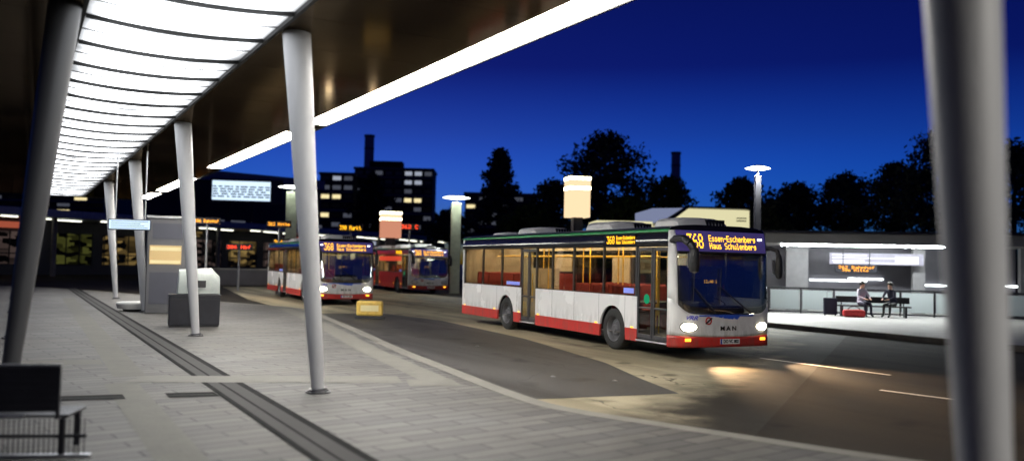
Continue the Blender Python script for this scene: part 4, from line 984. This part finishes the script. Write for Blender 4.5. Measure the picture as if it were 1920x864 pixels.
m = M(); m.box(0.5, x1 - .1, .5, 6, 0, px_(1300, 446.5)[1]); m.build('wall', MT['wallnight'], pv)
w0 = px_(1130, 0)[0]
m = M(); m.box(w0, px_(1236, 0)[0], 1, 5, px_(1180, 425)[1], px_(1180, 413)[1]); m.build('canopy_band', MT['cream'], pv)
m = M(); m.box(w0, px_(1224, 0)[0], 1.3, 4.7, 0, px_(1180, 425.3)[1]); m.build('wall', MT['wallnight'], pv)

# ------------------------------------------------------------------ right-hand platform and shelter
m = M(); m.slab([(22.5, -14), (36, -14), (36, 40), (22.5, 40)], -.01, .15); struct(m.build('far_platform_pavement', mat('pale concrete paving', (.34, .33, .32), .6, var=.15, vscale=1.5, bump=.2), rz=TH))
m = M(); m.box(22.22, 22.497, -14, 40.25, -.01, .153); m.box(22.5, 36, 40.003, 40.25, -.01, .153); struct(m.build('far_platform_kerb', MT['kerb'], rz=TH))
p = at(1438, 580, 37.5); q = at(1960, 580, 35.0); ra = math.atan2(q.y - p.y, q.x - p.x); ln = (q - p).length
sh = thing('platform_shelter', 'grey platform shelter with white tube light, sign board and glass railing at right', 'shelter', (p.x, p.y, .15), ra)
m = M(); m.box(-.3, ln, -.2, 4.6, 2.95, 3.40); m.build('roof', MT['facgrey'], sh, bevel=.03)
m = M(); m.box(-.5, ln, -.4, 4.8, 3.402, 3.5); m.build('roof_edge', MT['anth'], sh)
m = M(); m.box(-.3, ln, 3.6, 3.75, 0, 2.95); m.build('back_wall', MT['lavwall'], sh)
for x in (.95, 6.3, 10.6): m = M(); m.box(x, x + (.95 if x < 1 else .5), 2.2, 2.6, 0, 2.95); m.build('pillar', MT['palewall'], sh)
m = M(); m.box(.55, 7.7, .0, .10, 2.86, 2.93); m.build('tube_light', MT['tubecold'], sh)
m = M(); m.box(2.75, 6.6, 1.6, 1.7, 2.12, 2.62); sbn = m.build('sign_board', mat('pale sign board', (.16, .15, .19), .5, var=.1), sh)
m = M()
for z, a, b in ((2.50, 2.85, 4.3), (2.38, 2.85, 6.4), (2.26, 2.85, 4.2), (2.17, 2.9, 6.4)): m.box(a, b, 1.58, 1.596, z, z + .05)
m.box(5.45, 6.4, 1.575, 1.578, 2.2, 2.5); m.build('text_row', mat('white sign paint', (.42, .40, .44), .6), sbn)
m = M(); m.box(3.0, 4.7, 1.5, 1.6, 1.78, 2.08); m.tube((3.3, 1.55, 2.08), (3.3, 1.55, 2.95), .02); m.tube((4.4, 1.55, 2.08), (4.4, 1.55, 2.95), .02); od = m.build('departure_display', MT['anth'], sh)
dm, wd = dots('362 Bahnhof', .12, 1.5); dm.shift((3.1, 1.49, 1.93)); dm.build('lettering', MT['orange'], od, solid=.005)
dm, wd = dots('306 Mitte', .10, 1.1); dm.shift((3.25, 1.49, 1.81)); dm.build('lettering', MT['orange'], od, solid=.005)
for (a, b, z) in ((2.1, 4.6, 1.34), (3.8, 5.3, 1.44), (7.1, 8.6, 1.22), (10.3, 11.2, 1.26)): m = M(); m.box(a, b, 3.5, 3.58, z, z + .07); m.build('wall_light', MT['walltube'], sh)
for i in range(9):
    x = .1 + i * 1.3; m = M(); m.grid([[(x, -.61, .16), (x + 1.22, -.61, .16)], [(x, -.61, .98), (x + 1.22, -.61, .98)]]); m.build('glass_panel', MT['frost'], sh)
m = M(); m.tube((0, -.61, 1.06), (ln, -.61, 1.06), .035, n=8)
for i in range(10): m.tube((.04 + i * 1.3, -.61, 0), (.04 + i * 1.3, -.61, 1.06), .03, n=8)
m.box(0, ln, -.63, -.59, .04, .10); m.build('railing', MT['anth'], sh)
gb = thing('platform_bench', 'low black bench in front of the glass railing carrying two seated people', 'bench', at(1632, 590, 34.9).xy.to_3d() + Vector((0, 0, .15)), ra)
m = M(); m.box(-1.3, 1.5, -.22, .22, .40, .45); m.build('seat', MT['anth'], gb, bevel=.01)
for x in (-1.1, 1.3): m = M(); m.box(x - .04, x + .04, -.2, .2, 0, .40); m.build('leg', MT['anth'], gb)
m = M(); m.box(-1.3, 1.5, .2, .24, .55, .8); m.box(-1.1, -1.06, .2, .24, .4, .55); m.box(1.26, 1.3, .2, .24, .4, .55); m.build('backrest', MT['anth'], gb)

def person(label, base, rz, shirt, trousers, lean):
    r = thing('person', label, 'person', base, rz, None)
    V = []; E = []; Rd = []
    def v(p, rad, par=None):
        V.append(p); Rd.append(rad); i = len(V) - 1
        if par is not None: E.append((par, i))
        return i
    pel = v((0, 0, .55), .15); wa = v((0, lean * .3, .75), .135, pel); ch = v((0, lean * .8, .98), .155, wa); nk = v((0, lean, 1.13), .06, ch); hd = v((0, lean - .03, 1.25), .095, nk); v((0, lean - .03, 1.36), .09, hd)
    for s_ in (-1, 1):
        sh_ = v((s_ * .17, lean * .9, 1.05), .065, ch); el = v((s_ * .24, lean - .12, .80), .045, sh_); wr = v((s_ * .12, lean - .36, .72), .032, el); v((s_ * .08, lean - .44, .71), .03, wr)
        hp = v((s_ * .10, -.04, .54), .10, pel); kn = v((s_ * .13, -.45, .52), .065, hp); an = v((s_ * .13, -.48, .09), .042, kn); v((s_ * .14, -.62, .04), .04, an)
    me = bpy.data.meshes.new('body'); me.from_pydata(V, E, []); o = bpy.data.objects.new('body', me); COL.objects.link(o)
    sk = o.modifiers.new('skin', 'SKIN'); 
    for q_, rd in zip(me.skin_vertices[0].data, Rd): q_.radius = (rd, rd)
    me.skin_vertices[0].data[0].use_root = True
    ss = o.modifiers.new('sub', 'SUBSURF'); ss.levels = ss.render_levels = 2
    dg = bpy.context.evaluated_depsgraph_get(); m2 = bpy.data.meshes.new_from_object(o.evaluated_get(dg)); bpy.data.objects.remove(o)
    m2.materials.clear()
    for q_ in (shirt, trousers, MT['skin'], MT['ink']): m2.materials.append(q_)
    for pl in m2.polygons:
        c = pl.center; pl.use_smooth = True
        hand = c.y < lean - .34 and c.z > .66 and abs(c.x) < .2 and c.z < .8
        pl.material_index = 2 if (c.z > 1.12 or hand) else (3 if c.z < .10 else (1 if (c.z < .60 and not (c.z > .56 and abs(c.y) < .12)) else 0))
    o = bpy.data.objects.new('body', m2); COL.objects.link(o); o.parent = r
    m = M(); rows = []
    for i in range(9):
        a = math.pi * .62 * i / 8; rows.append([(.115 * math.sin(a) * math.cos(t), lean - .015 + .125 * math.sin(a) * math.sin(t) , 1.315 + .125 * math.cos(a)) for t in [math.pi * 2 * k / 20 for k in range(21)]])
    rows = [[(x, y + (.03 if z < 1.33 else 0), z) for x, y, z in rw] for rw in rows]
    m.grid(rows); m.build('hair', MT['hair'], r, smooth=True)
    for s_ in (-1, 1):
        for k in range(4):
            m = M(); x = s_ * (.055 + k * .017); y = lean - .455
            m.tube((x, y + .02, .712), (x * .92, y - .035, .705), .009, .008, 6); m.tube((x * .92, y - .035, .705), (x * .86, y - .055, .685), .008, .006, 6); m.build('finger', MT['skin'], r, smooth=True)
    m = M(); m.lathe([(0, .03), (.014, .0), (0, -.02)], c=(0, lean - .135, 1.285), n=8)
    m.build('nose', MT['skin'], r, smooth=True)
    return r
g0 = gb.location
ux = Vector((math.cos(ra), math.sin(ra), 0))
person('seated person with dark hair and pale lavender top on the platform bench', g0 + ux * -.35 + Vector((0, 0, 0)), ra + R(25), MT['lav'], MT['navy'], -.06)
person('seated person in dark clothes leaning forward at the right end of the bench', g0 + ux * .85, ra - R(40), MT['navy'], MT['ink'], -.22)
bg_ = thing('bag', 'red bag on the ground at the feet of the seated people', 'bag', g0 + ux * -.95 + Vector((.05, -.75, 0)), ra)
m = M(); m.box(-.42, .42, -.17, .17, .0, .30); m.build('body', MT['redbag'], bg_, bevel=.09)
m = M()
for y in (-.06, .06):
    pts = [(.22 * math.cos(a), y, .29 + .13 * math.sin(a)) for a in [math.pi * i / 8 for i in range(9)]]
    for a, b in zip(pts, pts[1:]): m.tube(a, b, .012, n=6)
m.build('handle', MT['ink'], bg_)
bk = thing('suitcase', 'dark suitcase standing beside the left seated person', 'suitcase', g0 + ux * -1.7 + Vector((.1, -.2, 0)), ra)
m = M(); m.box(-.26, .26, -.13, .13, .05, .72); m.build('body', MT['navy'], bk, bevel=.04)
m = M(); m.tube((-.12, 0, .72), (-.12, 0, .98), .01); m.tube((.12, 0, .72), (.12, 0, .98), .01); m.tube((-.13, 0, .98), (.13, 0, .98), .016); m.build('handle', MT['steel'], bk)
for x in (-.2, .2): m = M(); m.lathe([(0, -.02), (.05, -.02), (.05, .02), (0, .02)], 'x', (x, 0, .05), 12); m.build('wheel', MT['ink'], bk)

# ------------------------------------------------------------------ trees
def tree(px, ytop, ybase, Y, wpx, label, lm, n=1500, conic=0.0, seed=1, leaf=.28):
    rnd = random.Random(seed)
    p = at(px, ytop, Y); H = p.z; w = wpx / FPX * Y / 2; zb = max(1.2, at(px, ybase, Y).z)
    r = thing('tree', label, 'tree', (p.x, p.y, 0), rnd.uniform(0, 6), 'trees behind the bus station')
    t = M(); t.tube((0, 0, 0), (0, 0, zb), H * .020 + .08, H * .015 + .06, 10); t.tube((0, 0, zb), (.1, .1, H * .93), H * .015 + .06, .03, 8)
    cl = []
    nb = 26
    for k in range(nb):
        f = (k + rnd.random()) / nb; z = zb + (H - zb) * (.06 + .92 * f)
        env = (1 - f) ** .8 if conic else math.sin(math.pi * min(1, .16 + .84 * f)) ** .6
        a = k * 2.4 + rnd.uniform(-.5, .5); rad = w * env * rnd.uniform(.45, .98)
        e = Vector((rad * math.cos(a), rad * math.sin(a), z)); t.tube((0, 0, max(zb * .8, z - rad * .45)), e, .06 + .02 * w * .3, .02, 5, caps=False)
        cl.append((e, w * rnd.uniform(.22, .36) * (.6 + .6 * env))); cl.append((e * .55 + Vector((0, 0, z * .45)), w * rnd.uniform(.2, .32)))
    t.build('trunk', MT['bark'], r)
    m = M()
    for i in range(int(n * 1.9)):
        c, s_ = cl[rnd.randrange(len(cl))]
        d = Vector((rnd.gauss(0, 1), rnd.gauss(0, 1), rnd.gauss(0, .75))); d = d.normalized() * (rnd.random() ** .45) * s_ * rnd.uniform(.8, 1.25)
        q = c + d; s2 = leaf * .72 * rnd.uniform(.5, 1.4) * (Y / 80)
        a1 = Vector((rnd.gauss(0, 1), rnd.gauss(0, 1), rnd.gauss(0, 1))).normalized(); b1 = a1.cross(Vector((rnd.gauss(0, 1), rnd.gauss(0, 1), rnd.gauss(0, 1)))).normalized()
        m.add([q - a1 * s2, q + b1 * s2 * .55, q + a1 * s2, q - b1 * s2 * .55], [(0, 1, 2, 3)])
    m.build('crown', lm, r, solid=.004)
TL = [
 (938, 284, 420, 100, 120, 'loose conical tree above the apartment house roof', 'leafblue', 2400, 1, .30),
 (1138, 256, 430, 92, 185, 'tallest broad tree behind the glowing square lantern', 'leafblue', 4200, 0, .30),
 (1040, 345, 440, 88, 130, 'dense green tree left under the big lantern', 'leafdark', 2600, 0, .27),
 (1253, 336, 440, 84, 120, 'rounded green tree above the front of the bus', 'leaf', 3000, 0, .26),
 (1392, 338, 440, 90, 120, 'dark tree behind the tall mast lamp', 'leafdark', 2600, 0, .28),
 (1490, 350, 440, 82, 130, 'dark tree over the left end of the right shelter', 'leafdark', 2600, 0, .28),
 (1585, 334, 440, 80, 150, 'dark tree above the middle of the right shelter', 'leafdark', 3000, 0, .28),
 (1680, 310, 440, 72, 140, 'dark tree left of the tall tree at the right', 'leafdark', 2800, 0, .28),
 (1765, 246, 440, 62, 200, 'tallest dark tree beside the big blurred column', 'leafdark', 4600, 0, .28),
 (1900, 275, 440, 60, 170, 'dark tree at the right edge beyond the blurred column', 'leafdark', 3200, 0, .28),
 (845, 400, 450, 120, 110, 'small dark tree right of the apartment tower', 'leafdark', 1600, 0, .3),
 (700, 330, 450, 170, 80, 'dark tree in front of the apartment tower', 'leafdark', 1800, 0, .3),
 (1185, 372, 440, 78, 110, 'bushy tree between lantern and cream pavilion', 'leaf', 2200, 0, .26),
 (990, 390, 440, 80, 100, 'low bushy tree behind the rear half of the bus', 'leaf', 2000, 0, .26),
 (1440, 385, 440, 74, 110, 'low dark bush tree right of the cream pavilion', 'leafdark', 2000, 0, .26),
]
for i, (px, yt, yb_, Y, wp, lab, lm, n, cn, lf) in enumerate(TL): tree(px, yt, yb_, Y, wp, lab, MT[lm], n, cn, 11 + i, lf)
